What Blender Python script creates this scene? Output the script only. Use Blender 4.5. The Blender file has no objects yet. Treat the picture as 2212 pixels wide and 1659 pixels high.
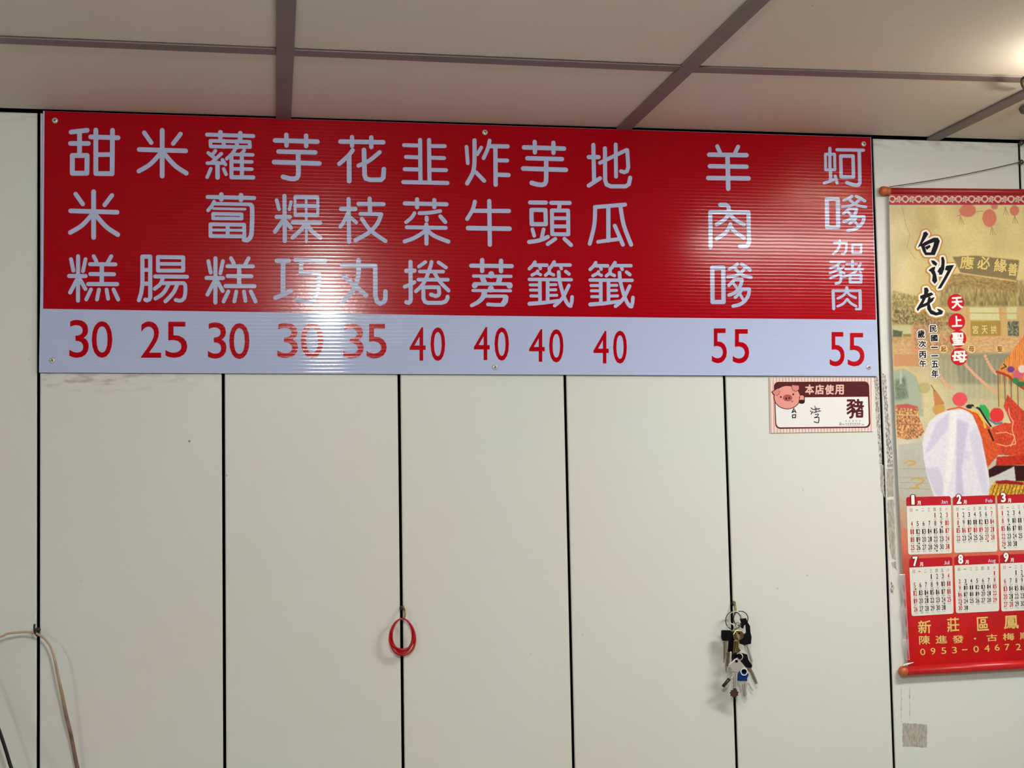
import bpy, bmesh, math, random
import numpy as np
from mathutils import Vector

# ------------------------------------------------------------------ camera, world, lights, exposure
sc = bpy.context.scene
COL = sc.collection
FPX, CX, CY = 2830.0, 1106.0, 829.5          # focal length and centre for the 2212 x 1659 frame
S = 2.2852                                    # camera to wall, metres
CH = 1.60                                     # camera height above the floor
Rv = np.array([0.98402213, -0.17743302, -0.01476353])
Uv = np.array([0.00465485, -0.05725358, 0.99834882])
Fv = np.array([0.17798531, 0.98246606, 0.05551287])
CAM = np.array([0.0, -S, CH])
from mathutils import Matrix
cd = bpy.data.cameras.new('camera'); cam = bpy.data.objects.new('camera', cd); COL.objects.link(cam)
cd.sensor_fit = 'HORIZONTAL'; cd.sensor_width = 36.0; cd.lens = 36.0 * FPX / 2212.0
cd.clip_start = 0.05; cd.clip_end = 50
m = Matrix.Identity(4)
for i in range(3):
    m[i][0] = Rv[i]; m[i][1] = Uv[i]; m[i][2] = -Fv[i]; m[i][3] = CAM[i]
cam.matrix_world = m
sc.camera = cam
w = bpy.data.worlds.new('world'); sc.world = w; w.use_nodes = True
w.node_tree.nodes['Background'].inputs[0].default_value = (0.9, 0.95, 1.0, 1)
w.node_tree.nodes['Background'].inputs[1].default_value = 0.05
sc.view_settings.view_transform = 'Standard'; sc.view_settings.look = 'None'
sc.view_settings.gamma = 1.0; sc.view_settings.use_curve_mapping = False
sc.view_settings.exposure = 0.0
ZC = CH + 0.5939                              # ceiling height

def light(name, kind, loc, energy, col=(1, 1, 1), **kw):
    l = bpy.data.lights.new(name, kind); l.energy = energy; l.color = col
    for k, v in kw.items(): setattr(l, k, v)
    o = bpy.data.objects.new(name, l); COL.objects.link(o); o.location = loc
    return o
# bulb above the photographer (its reflection is the left glare in the board)
light('bulb_light', 'POINT', (0.15, -1.90, ZC - 0.118), 34, (1.0, 0.97, 0.93), shadow_soft_size=0.036)
# lamp with a diffuser just above the top right corner of the frame, and its glow on the ceiling
o_ = light('tube_light', 'AREA', (1.30, -0.86, ZC - 0.064), 12.2, (1.0, 0.97, 0.92), shape='RECTANGLE', size=0.50, size_y=0.13)
o_.rotation_euler = (math.radians(7), 0, 0)
o_ = light('lamp_rim_glow', 'AREA', (1.25, -0.575, ZC - 0.05), 3.6, (1.0, 0.93, 0.76), shape='DISK', size=0.08)
o_.rotation_euler = (math.pi, 0, 0)
# unseen fill lights, added deeper in the shop to brighten the room
light('fill_light', 'POINT', (-1.75, -3.1, ZC - 0.12), 27, (1.0, 0.97, 0.93), shadow_soft_size=0.09)
light('fill_light_far', 'POINT', (2.95, -3.5, ZC - 0.12), 7, (1.0, 0.97, 0.93), shadow_soft_size=0.09)

# ------------------------------------------------------------------ helpers
def W(px, py, off=0.0):
    """photo pixel -> point on the plane parallel to the wall, `off` metres in front of it"""
    d = Fv + Rv * ((px - CX) / FPX) - Uv * ((py - CY) / FPX)
    return CAM + d * ((S - off) / d[1])
def Cc(px, py, drop=0.0):
    d = Fv + Rv * ((px - CX) / FPX) - Uv * ((py - CY) / FPX)
    return CAM + d * ((ZC - drop - CH) / d[2])
MM = 0.000807                                 # about one photo pixel on the wall, metres

def link(name, me, mat=None, parent=None):
    o = bpy.data.objects.new(name, me); COL.objects.link(o)
    if mat is not None: me.materials.append(mat)
    if parent is not None: o.parent = parent
    return o
def mesh(name, verts, faces, mat=None, parent=None, smooth=False):
    """verts in world space; the object keeps its parent's frame (all parents are Empties or meshes)"""
    me = bpy.data.meshes.new(name)
    pw = world_loc(parent)
    me.from_pydata([tuple(float(a) - b for a, b in zip(v, pw)) for v in verts], [], [tuple(f) for f in faces])
    me.validate(); me.update()
    if smooth:
        for p in me.polygons: p.use_smooth = True
    return link(name, me, mat, parent)
def world_loc(o):
    x = y = z = 0.0
    while o is not None:
        x += o.location[0]; y += o.location[1]; z += o.location[2]; o = o.parent
    return (x, y, z)
def thing(name, loc, label, cat, group=None):
    o = bpy.data.objects.new(name, None); COL.objects.link(o); o.location = [float(a) for a in loc]
    o.empty_display_size = 0.05
    return tag(o, label, cat, group)
def tag(o, label, cat, group=None):
    o['label'] = label; o['category'] = cat
    if group: o['group'] = group
    return o
def recentre(o):
    """move the origin of a top-level mesh to its centre"""
    me = o.data
    n = len(me.vertices); a = np.empty(n * 3); me.vertices.foreach_get('co', a); a = a.reshape(-1, 3)
    c = (a.min(0) + a.max(0)) / 2
    me.vertices.foreach_set('co', (a - c).ravel()); me.update()
    o.location = [float(x) for x in c]
    return o

class G:
    """collects geometry"""
    def __init__(s): s.v = []; s.f = []
    def add(s, vs, fs):
        b = len(s.v); s.v += [tuple(map(float, x)) for x in vs]; s.f += [tuple(b + i for i in f) for f in fs]
    def build(s, name, mat, parent=None, smooth=False): return mesh(name, s.v, s.f, mat, parent, smooth)
def box(g, x0, x1, y0, y1, z0, z1):
    g.add([(x, y, z) for x in (x0, x1) for y in (y0, y1) for z in (z0, z1)],
          [(0, 1, 3, 2), (4, 6, 7, 5), (0, 4, 5, 1), (2, 3, 7, 6), (0, 2, 6, 4), (1, 5, 7, 3)])
def slab(g, pts, o0, o1):
    """px polygon extruded between two distances from the wall; pts ordered round"""
    pts = [tuple(p) for p in pts]
    A = sum(pts[i][0] * pts[(i + 1) % len(pts)][1] - pts[(i + 1) % len(pts)][0] * pts[i][1] for i in range(len(pts)))
    if A > 0: pts = pts[::-1]                 # so that the front faces the room
    n = len(pts)
    fr = [W(x, y, o1) for x, y in pts]
    bk = [(v[0], -o0, v[2]) for v in fr]
    fs = [tuple(range(n)), tuple(range(2 * n - 1, n - 1, -1))]
    fs += [(i, n + i, n + (i + 1) % n, (i + 1) % n) for i in range(n)]
    g.add(fr + bk, fs)
def tri_fill(g, pts, off):
    """flat print: px polygon on the plane `off` in front of the wall, front only"""
    pts = [tuple(p) for p in pts]
    A = sum(pts[i][0] * pts[(i + 1) % len(pts)][1] - pts[(i + 1) % len(pts)][0] * pts[i][1] for i in range(len(pts)))
    if A > 0: pts = pts[::-1]
    g.add([W(x, y, off) for x, y in pts], [tuple(range(len(pts)))])
def tube(g, pts, rad, seg=10, closed=False):
    pts = [np.array(p, float) for p in pts]; n = len(pts)
    rad = [rad] * n if np.isscalar(rad) else list(rad)
    vs = []; prev = None
    for i in range(n):
        if closed: t = pts[(i + 1) % n] - pts[i - 1]
        else: t = pts[min(i + 1, n - 1)] - pts[max(i - 1, 0)]
        t = t / (np.linalg.norm(t) + 1e-12)
        if prev is None:
            a = np.array([0, 1, 0]) if abs(t[1]) < .9 else np.array([1, 0, 0])
            u = np.cross(t, a)
        else: u = prev - t * (prev @ t)
        u /= np.linalg.norm(u); prev = u; v = np.cross(t, u)
        for k in range(seg):
            a = 2 * math.pi * k / seg; vs.append(pts[i] + rad[i] * (u * math.cos(a) + v * math.sin(a)))
    fs = []
    for i in range(n if closed else n - 1):
        j = (i + 1) % n
        for k in range(seg):
            l = (k + 1) % seg; fs.append((i * seg + k, i * seg + l, j * seg + l, j * seg + k))
    if not closed:
        fs.append(tuple(range(seg))[::-1]); fs.append(tuple((n - 1) * seg + k for k in range(seg)))
    g.add(vs, fs)
def lathe(g, a, b, prof, seg=24):
    """solid of revolution from a towards b; prof = [(t along 0..1, radius)]"""
    a = np.array(a, float); b = np.array(b, float); t = b - a; L = np.linalg.norm(t); t = t / L
    u = np.cross(t, [0, 1, 0]) if abs(t[1]) < .9 else np.cross(t, [1, 0, 0]); u = u / np.linalg.norm(u); v = np.cross(t, u)
    vs = []
    for s_, r in prof:
        for k in range(seg):
            an = 2 * math.pi * k / seg; vs.append(a + t * L * s_ + r * (u * math.cos(an) + v * math.sin(an)))
    fs = []
    for i in range(len(prof) - 1):
        for k in range(seg):
            l = (k + 1) % seg; fs.append((i * seg + k, i * seg + l, (i + 1) * seg + l, (i + 1) * seg + k))
    fs.append(tuple(range(seg))[::-1]); fs.append(tuple((len(prof) - 1) * seg + k for k in range(seg)))
    g.add(vs, fs)
def smooth_path(p, n=6):
    p = [np.array(q, float) for q in p]; out = []
    for i in range(len(p) - 1):
        a = p[max(i - 1, 0)]; b = p[i]; c = p[i + 1]; d = p[min(i + 2, len(p) - 1)]
        for k in range(n):
            t = k / n
            out.append(0.5 * ((2 * b) + (c - a) * t + (2 * a - 5 * b + 4 * c - d) * t * t + (3 * b - a - 3 * c + d) * t ** 3))
    out.append(p[-1]); return out

# ------------------------------------------------------------------ materials
def lin(c):
    return tuple(((x / 255) / 12.92 if x / 255 <= 0.04045 else ((x / 255 + 0.055) / 1.055) ** 2.4) for x in c[:3])
def mat(name, col, rough=0.5, metal=0.0, spec=0.5, noise=None, coat=0.0, alpha=1.0, trans=0.0):
    """col = linear albedo; noise = (scale, amount) gives a fine colour variation"""
    m_ = bpy.data.materials.new(name); m_.use_nodes = True; nt = m_.node_tree; b = nt.nodes['Principled BSDF']
    b.inputs['Base Color'].default_value = (*col, 1); b.inputs['Roughness'].default_value = rough
    b.inputs['Metallic'].default_value = metal; b.inputs['Specular IOR Level'].default_value = spec
    b.inputs['Coat Weight'].default_value = coat; b.inputs['Alpha'].default_value = alpha
    b.inputs['Transmission Weight'].default_value = trans
    sc_, am = noise or (60, 0.06)
    tc = nt.nodes.new('ShaderNodeTexCoord'); n = nt.nodes.new('ShaderNodeTexNoise'); n.inputs['Scale'].default_value = sc_
    n.inputs['Detail'].default_value = 4
    nt.links.new(tc.outputs['Object'], n.inputs['Vector'])
    mx = nt.nodes.new('ShaderNodeMix'); mx.data_type = 'RGBA'
    mx.inputs[6].default_value = (*[c * (1 - am) for c in col], 1); mx.inputs[7].default_value = (*[min(1, c * (1 + am)) for c in col], 1)
    nt.links.new(n.outputs['Fac'], mx.inputs[0]); nt.links.new(mx.outputs[2], b.inputs['Base Color'])
    return m_

def painted(name, base, rough, speck=True, stain=False, seed=0.0):
    """painted sheet: soft blotches, sparse dark specks, a little orange peel"""
    m_ = bpy.data.materials.new(name); m_.use_nodes = True; nt = m_.node_tree; N = nt.nodes; L = nt.links
    b = N['Principled BSDF']; b.inputs['Roughness'].default_value = rough
    ge = N.new('ShaderNodeNewGeometry')
    def noise(scale, detail, off=0.0):
        mp = N.new('ShaderNodeMapping'); mp.inputs['Location'].default_value = (off + seed, off, 0); L.new(ge.outputs['Position'], mp.inputs['Vector'])
        n = N.new('ShaderNodeTexNoise'); n.inputs['Scale'].default_value = scale; n.inputs['Detail'].default_value = detail
        L.new(mp.outputs[0], n.inputs['Vector']); return n.outputs['Fac']
    def mix(f, a, c):
        x = N.new('ShaderNodeMix'); x.data_type = 'RGBA'; L.new(f, x.inputs[0])
        for s_, v in ((6, a), (7, c)):
            if isinstance(v, tuple): x.inputs[s_].default_value = (*v, 1)
            else: L.new(v, x.inputs[s_])
        return x.outputs[2]
    def ramp(f, lo, hi, inv=False):
        r = N.new('ShaderNodeMapRange'); r.inputs[1].default_value = lo; r.inputs[2].default_value = hi
        r.inputs[3].default_value = 1.0 if inv else 0.0; r.inputs[4].default_value = 0.0 if inv else 1.0
        L.new(f, r.inputs[0]); return r.outputs[0]
    c = mix(ramp(noise(3.2, 5), 0.38, 0.62), tuple(v * f for v, f in zip(base, (1.0, .965, .955))), tuple(v * f for v, f in zip(base, (.965, 1.0, .985))))
    if speck:
        vo = N.new('ShaderNodeTexVoronoi'); vo.inputs['Scale'].default_value = 26; L.new(ge.outputs['Position'], vo.inputs['Vector'])
        d = ramp(vo.outputs['Distance'], 0.035, 0.07, True)
        r2 = ramp(noise(9.0, 2, 4.0), 0.60, 0.66)
        mu = N.new('ShaderNodeMath'); mu.operation = 'MULTIPLY'; L.new(d, mu.inputs[0]); L.new(r2, mu.inputs[1])
        c = mix(mu.outputs[0], c, tuple(v * .25 for v in base))
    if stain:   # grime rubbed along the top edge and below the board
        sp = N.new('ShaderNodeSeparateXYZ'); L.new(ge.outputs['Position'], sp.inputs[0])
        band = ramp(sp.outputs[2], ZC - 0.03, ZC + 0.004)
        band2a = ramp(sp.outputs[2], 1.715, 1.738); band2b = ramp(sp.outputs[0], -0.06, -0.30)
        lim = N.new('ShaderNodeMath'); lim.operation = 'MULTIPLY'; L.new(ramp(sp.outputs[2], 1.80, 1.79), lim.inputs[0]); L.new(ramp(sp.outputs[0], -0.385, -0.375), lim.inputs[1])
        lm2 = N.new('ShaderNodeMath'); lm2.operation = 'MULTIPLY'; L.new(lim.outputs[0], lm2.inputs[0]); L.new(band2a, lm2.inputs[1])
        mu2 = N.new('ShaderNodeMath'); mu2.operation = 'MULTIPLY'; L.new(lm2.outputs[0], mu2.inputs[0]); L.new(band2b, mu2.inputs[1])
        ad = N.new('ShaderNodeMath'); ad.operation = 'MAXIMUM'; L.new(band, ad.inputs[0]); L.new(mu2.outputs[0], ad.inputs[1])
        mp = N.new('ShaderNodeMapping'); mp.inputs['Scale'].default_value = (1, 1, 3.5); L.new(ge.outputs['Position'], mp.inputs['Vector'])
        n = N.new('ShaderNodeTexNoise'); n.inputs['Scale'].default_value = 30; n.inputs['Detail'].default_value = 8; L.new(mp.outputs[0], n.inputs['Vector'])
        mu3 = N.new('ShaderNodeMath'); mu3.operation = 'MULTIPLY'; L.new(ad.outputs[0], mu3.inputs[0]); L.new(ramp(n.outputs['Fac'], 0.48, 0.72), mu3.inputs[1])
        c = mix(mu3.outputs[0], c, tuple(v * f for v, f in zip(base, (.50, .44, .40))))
    L.new(c, b.inputs['Base Color'])
    bp = N.new('ShaderNodeBump'); bp.inputs['Strength'].default_value = 0.12; bp.inputs['Distance'].default_value = 0.001
    L.new(noise(160, 3, 9.0), bp.inputs['Height']); L.new(bp.outputs[0], b.inputs['Normal'])
    return m_
M_PANEL = painted('panel_paint', (0.725, 0.765, 0.72), 0.42, True, True)
M_TILE = painted('ceiling_tile_vinyl', (0.74, 0.69, 0.62), 0.6)
M_BAR = mat('ceiling_bar_paint', (0.215, 0.172, 0.170), 0.55, spec=.25, noise=(14, .18))
M_BLACK = mat('black_joint', (0.0015, 0.0015, 0.0015), 1.0, spec=0.0)
M_DARKGAP = mat('dark_gap', (0.02, 0.018, 0.018), 0.9, spec=0.1)
M_FLOOR = mat('floor_tile', (0.48, 0.43, 0.385), 0.5)
M_ROOM = mat('shop_wall', (0.40, 0.37, 0.33), 0.8)

def fluted(name, col, rough, spec=0.5, amp=0.008, pulse=0.14, grain=1.0):
    """skin of corrugated plastic: horizontal flutes 6.3 mm apart tilt the normal"""
    m_ = bpy.data.materials.new(name); m_.use_nodes = True; nt = m_.node_tree; N = nt.nodes; L = nt.links
    b = N['Principled BSDF']; b.inputs['Roughness'].default_value = rough; b.inputs['Specular IOR Level'].default_value = spec
    b.inputs['Base Color'].default_value = (*col, 1)
    ge = N.new('ShaderNodeNewGeometry'); sp = N.new('ShaderNodeSeparateXYZ'); L.new(ge.outputs['Position'], sp.inputs[0])
    def ma(op, a, c=None, d=None):
        x = N.new('ShaderNodeMath'); x.operation = op
        for i, v in enumerate((a, c, d)):
            if v is None: continue
            if isinstance(v, (int, float)): x.inputs[i].default_value = v
            else: L.new(v, x.inputs[i])
        return x.outputs[0]
    def noise(scale, vec=(1, 1, 1), detail=2):
        mp = N.new('ShaderNodeMapping'); mp.inputs['Scale'].default_value = vec; L.new(ge.outputs['Position'], mp.inputs['Vector'])
        n = N.new('ShaderNodeTexNoise'); n.inputs['Scale'].default_value = scale; n.inputs['Detail'].default_value = detail
        L.new(mp.outputs[0], n.inputs['Vector']); return ma('SUBTRACT', n.outputs['Fac'], 0.5)
    ph = ma('MULTIPLY', sp.outputs[2], 2 * math.pi / 0.0063)
    ph = ma('ADD', ph, ma('MULTIPLY', noise(5), 2.5))
    s1 = ma('SINE', ph); cs = ma('POWER', ma('MULTIPLY', ma('ADD', ma('COSINE', ph), 1.0), 0.5), 6.0)   # narrow rib between shallow flutes
    nz = ma('ADD', ma('ADD', ma('MULTIPLY', s1, amp), ma('MULTIPLY', ma('MULTIPLY', s1, cs), pulse)), ma('MULTIPLY', noise(7), 0.03))
    nz = ma('ADD', nz, ma('MULTIPLY', noise(55, (.3, 1, 6)), 0.02))
    nx = ma('ADD', ma('MULTIPLY', noise(4, (1, 1, 1)), 0.02), ma('MULTIPLY', noise(420, (1, 1, 1)), 0.035 * grain))
    cb = N.new('ShaderNodeCombineXYZ'); L.new(nx, cb.inputs[0]); cb.inputs[1].default_value = -1; L.new(nz, cb.inputs[2])
    vm = N.new('ShaderNodeVectorMath'); vm.operation = 'NORMALIZE'; L.new(cb.outputs[0], vm.inputs[0])
    L.new(vm.outputs[0], b.inputs['Normal'])
    return m_
M_RED = fluted('board_red_print', (0.40, 0.0005, 0.008), 0.135, 0.20)
M_WHITE = fluted('board_white', (0.50, 0.59, 0.85), 0.06, 0.35, grain=.35)
M_LETTER = fluted('letter_white', (0.50, 0.59, 0.85), 0.045, 0.4, grain=.25)
M_DIGIT = fluted('digit_red', (0.46, 0.0005, 0.008), 0.12, 0.2)
M_STEEL = mat('zinc_steel', (0.72, 0.72, 0.68), 0.38, 0.45)
M_DARKSTEEL = mat('dark_steel', (0.05, 0.05, 0.055), 0.35, 0.8)

# ------------------------------------------------------------------ room: wall of vertical panels, ceiling grid, floor
def struct(o): o['kind'] = 'structure'; return o
XL, XR, YF = -2.6, 3.2, -5.2
g = G(); box(g, XL, XR, 0.010, 0.06, 0.0, ZC + 0.06); wall = struct(g.build('wall_back', M_BLACK))
SEAM = [((83.6, 245), (82.2, 1659)), ((480.8, 500), (485.4, 1659)), ((858.6, 500), (870.9, 1659)), ((1213.4, 500), (1239.3, 1659)),
        ((1554.7, 500), (1592.4, 1659)), ((1884.0, 300), (1932.3, 1659)), ((2202.0, 302), (2247.0, 1659))]
seams = []
for a, b in SEAM:
    A = W(*a); B = W(*b); k = (B[0] - A[0]) / (B[2] - A[2]); seams.append((A[0] + k * (ZC - A[2]), A[0] + k * (0.45 - A[2])))
pt = 0.3005
while seams[0][0] > XL + pt: seams.insert(0, (seams[0][0] - pt, seams[0][1] - pt))
while seams[-1][0] < XR - pt: seams.append((seams[-1][0] + pt, seams[-1][1] + pt))
for (a0, b0), (a1, b1) in zip(seams[:-1], seams[1:]):
    h = 0.0026; zt = ZC - 0.0035; zb = 0.0
    k0 = (b0 - a0) / (0.45 - ZC); k1 = (b1 - a1) / (0.45 - ZC)
    def X(a, k, z): return a + k * (z - ZC)
    ring = [(X(a0, k0, zb) + h, zb), (X(a1, k1, zb) - h, zb), (X(a1, k1, zt) - h, zt), (X(a0, k0, zt) + h, zt)]
    c = 0.0018
    front = [(ring[0][0] + c, zb), (ring[1][0] - c, zb), (ring[2][0] - c, zt - c), (ring[3][0] + c, zt - c)]
    vs = [(x, 0.010, z) for x, z in ring] + [(x, 0.0012, z) for x, z in ring] + [(x, 0.0, z) for x, z in front]
    fs = [(0, 1, 5, 4), (1, 2, 6, 5), (2, 3, 7, 6), (3, 0, 4, 7), (4, 5, 9, 8), (5, 6, 10, 9), (6, 7, 11, 10), (7, 4, 8, 11), (8, 9, 10, 11)]
    mesh('panel', vs, fs, M_PANEL, wall)
    if a0 > XL + .35:
        q0, q1 = X(a0, k0, 0), X(a0, k0, zt)
        mesh('joint_bead', [(q0 - h, .0095, 0), (q0 + h, .0095, 0), (q1 + h, .0095, zt), (q1 - h, .0095, zt), (q0 - h * .8, .0035, 0), (q0 + h * .8, .0035, 0), (q1 + h * .8, .0035, zt), (q1 - h * .8, .0035, zt)], [(4, 5, 6, 7), (0, 4, 7, 3), (1, 2, 6, 5), (3, 7, 6, 2)], M_BLACK, wall)
g = G(); box(g, XL, XR, YF, 0.06, ZC + 0.03, ZC + 0.06); ceil = struct(g.build('ceiling', M_DARKGAP))
C0, T, YC = 0.01655, 0.61, 0.379
HB = 0.0128
def YB(x, j):
    """the nearest cross bar is slightly out of line; the others are straight"""
    return -YC - T * j if j else float(np.interp(x, [-.4, .0, .0331, .6, .64, 1.18, 1.9], [-.3835, -.3800, -.3785, -.3745, -.3738, -.3912, -.3912]))
xs = [C0 + T * n for n in range(-5, 7)]; xs = [x for x in xs if XL < x < XR]
ys = [-YC - T * n for n in range(0, 8) if -YC - T * n > YF]
rnd = random.Random(4)
xe = [XL + .02] + xs + [XR - .02]; ye = [0.0] + ys + [YF + .02]
for i in range(len(xe) - 1):
    for j in range(len(ye) - 1):
        g = G(); e = 0.002
        z0 = ZC + 0.0014 + rnd.uniform(0, 0.0010)
        x0, x1 = xe[i] + e, xe[i + 1] - e
        lo_ = (lambda x: ye[-1]) if j == len(ye) - 2 else (lambda x: YB(x, j) + e)
        hi_ = (lambda x: -0.0015) if j == 0 else (lambda x: YB(x, j - 1) - e)
        c = 0.002
        a0, a1, b0, b1 = lo_(x0), lo_(x1), hi_(x0), hi_(x1)
        vs = [(x0, a0, z0 + .012), (x1, a1, z0 + .012), (x1, b1, z0 + .012), (x0, b0, z0 + .012),
              (x0, a0, z0 + c), (x1, a1, z0 + c), (x1, b1, z0 + c), (x0, b0, z0 + c),
              (x0 + c, a0 + c, z0), (x1 - c, a1 + c, z0), (x1 - c, b1 - c, z0), (x0 + c, b0 - c, z0)]
        fs = [(0, 1, 2, 3), (0, 4, 5, 1), (1, 5, 6, 2), (2, 6, 7, 3), (3, 7, 4, 0), (4, 8, 9, 5), (5, 9, 10, 6), (6, 10, 11, 7), (7, 11, 8, 4), (8, 11, 10, 9)]
        g.add(vs, fs); g.build('ceiling_tile', M_TILE, ceil)
def bar(x0, x1, y0, y1, name, z0, z1):
    g = G(); box(g, x0, x1, y0, y1, z0, z1); return g.build(name, M_BAR, ceil)
for x in xs: bar(x - HB, x + HB, YF + .02, -0.001, 'main_bar', ZC - 0.0032, ZC + 0.0006)
for j in range(len(ys)):
    for i in range(len(xe) - 1):
        x0, x1 = xe[i] + HB + .0006, xe[i + 1] - HB - .0006; y0, y1 = YB(x0, j), YB(x1, j); hb = .0135; z0, z1 = ZC - .0014, ZC + .0006
        g = G(); g.add([(x0, y0 - hb, z0), (x1, y1 - hb, z0), (x1, y1 + hb, z0), (x0, y0 + hb, z0), (x0, y0 - hb, z1), (x1, y1 - hb, z1), (x1, y1 + hb, z1), (x0, y0 + hb, z1)],
                       [(3, 2, 1, 0), (4, 5, 6, 7), (0, 1, 5, 4), (1, 2, 6, 5), (2, 3, 7, 6), (3, 0, 4, 7)])
        g.build('cross_bar', M_BAR, ceil)
g = G(); box(g, XL, XR, YF, 0.01, -0.05, 0.0); struct(g.build('floor', M_FLOOR))
g = G(); box(g, XL - .05, XL, YF, 0.06, 0, ZC + .06); struct(g.build('wall_left', M_ROOM))
g = G(); box(g, XR, XR + .05, YF, 0.06, 0, ZC + .06); struct(g.build('wall_right', M_ROOM))

# ------------------------------------------------------------------ stroke lettering (round-ended strokes)
def stroke(g, pts, w0, w1, closed, f, off):
    """pts in crop px, f maps crop px -> photo px; each piece a hair further out than the one before"""
    pts = [np.array(p, float) for p in pts]; n = len(pts)
    ws = [w0 + (w1 - w0) * i / max(1, n - 1) for i in range(n)]
    segs = [(i, (i + 1) % n) for i in range(n if closed else n - 1)]
    def put(poly):
        o = off + (LAY[0] * 0.6180339887 % 1.0) * 0.00012; LAY[0] += 1
        tri_fill(g, [f(p) for p in poly], o)
    for i, j in segs:
        a, b = pts[i], pts[j]; t = b - a; L = np.linalg.norm(t)
        if L < 1e-6: continue
        t = t / L; nn = np.array([-t[1], t[0]])
        put([a + nn * ws[i] / 2, b + nn * ws[j] / 2, b - nn * ws[j] / 2, a - nn * ws[i] / 2])
    for i in range(n):
        r = ws[i] / 2; put([pts[i] + r * np.array([math.cos(a), math.sin(a)]) for a in [2 * math.pi * k / 18 for k in range(18)]])
LAY = [0]
def strokes(g, spec, ox, oy, s, off, dx=0, dy=0, tf=None):
    for line in spec.split(';'):
        line = line.strip()
        if not line: continue
        tk = line.split(); w = tk[0]; tk = tk[1:]
        closed = smooth = False
        while tk[0] in ('c', 's'):
            if tk[0] == 'c': closed = True
            else: smooth = True
            tk = tk[1:]
        w0, w1 = (map(float, w.split('>')) if '>' in w else (float(w), float(w)))
        pts = [tuple(map(float, t.split(','))) for t in tk]
        if smooth and len(pts) > 2: pts = smooth_path(pts, 5)
        def f(p):
            if tf is not None: p = tf(p)
            return (ox + p[0] / s + dx, oy + p[1] / s + dy)
        stroke(g, pts, w0, w1, closed, f, off)
K = 12.762; Q = 3.606
R1 = (60, 220, Q); R2 = (540, 240, Q); R3 = (980, 270, Q); R4 = (1460, 280, Q)
MI = "37 1047,222 1047,578;36 868,371 1230,382;34 907,240 962,318;34 1190,250 1133,325;35 s 1035,400 955,485 865,540;36 s 1060,400 1145,495 1235,556;37 1047,340 1047,430"
GAO = "112 430,110 428,1330;112 185,652 635,655;108 235,190 300,505;105 635,190 565,520;110 395,760 210,1110;110 490,760 630,1010;108 860,110 925,230;108 1345,110 1265,250;108 760,328 1460,333;112 770,600 1420,605;115 710,875 1505,878;120 1085,330 1082,870;105 785,1025 655,1300;105 1005,1030 950,1300;105 1215,1030 1258,1280;108 1405,1025 1535,1300;108 925,230 940,300;100 1265,250 1235,300"
YU = "36 195,228 525,238;35 283,185 285,268;35 437,192 438,272;35 222,315 508,322;37 188,397 540,408;37 375,330 378,470 376,500 366,520 345,528 310,526 258,512"
QIAN = ("95 390,205 330,300 235,390;100 390,290 715,292;90 520,330 540,385;90 465,455 440,500 310,565;85 460,510 545,555;100 920,205 840,330 785,385;95 900,285 1360,288;90 1100,340 1120,390;"
        "90 785,400 790,480 680,570;90 790,510 905,560;95 1240,465 1330,535;95 235,683 1390,692;102 s 1045,480 1060,680 1110,900 1180,1130 1260,1310 1330,1400 1375,1415;98 1375,1410 1405,1300 1415,1165;"
        "98 s 1325,850 1260,990 1180,1150 1060,1300 935,1405;100 525,690 530,1320;100 740,690 740,1300;83 260,835 480,835;80 265,978 480,980;85 280,1140 490,1140;80 790,830 970,828;80 790,972 965,968;82 790,1125 990,1120;112>98 240,1355 600,1330 1050,1270")
DIE = ("118 c 238,360 540,357 548,1305 245,1305;95>80 925,262 850,330 700,400;95 1045,262 1160,330 1280,425;88 s 870,390 980,500 1100,580 1310,625;88 s 1120,400 1010,510 880,585 665,615;"
       "88 s 850,690 760,780 695,850;88 860,690 1050,690;95 s 1055,690 1025,830 930,980 820,1070 700,1115;78 820,790 930,940;"
       "88 s 1070,950 970,1080 870,1180;92 1060,950 1255,950;98 s 1258,960 1230,1130 1120,1290 980,1380 815,1418;78 1000,1090 1100,1260")
COLS = []      # (column strokes list, price boxes)
def ch(spec, crop, dx=0, dy=0, tf=None): return (spec, crop, dx, dy, tf)
A = lambda x, y: (x, y, K)
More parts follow.
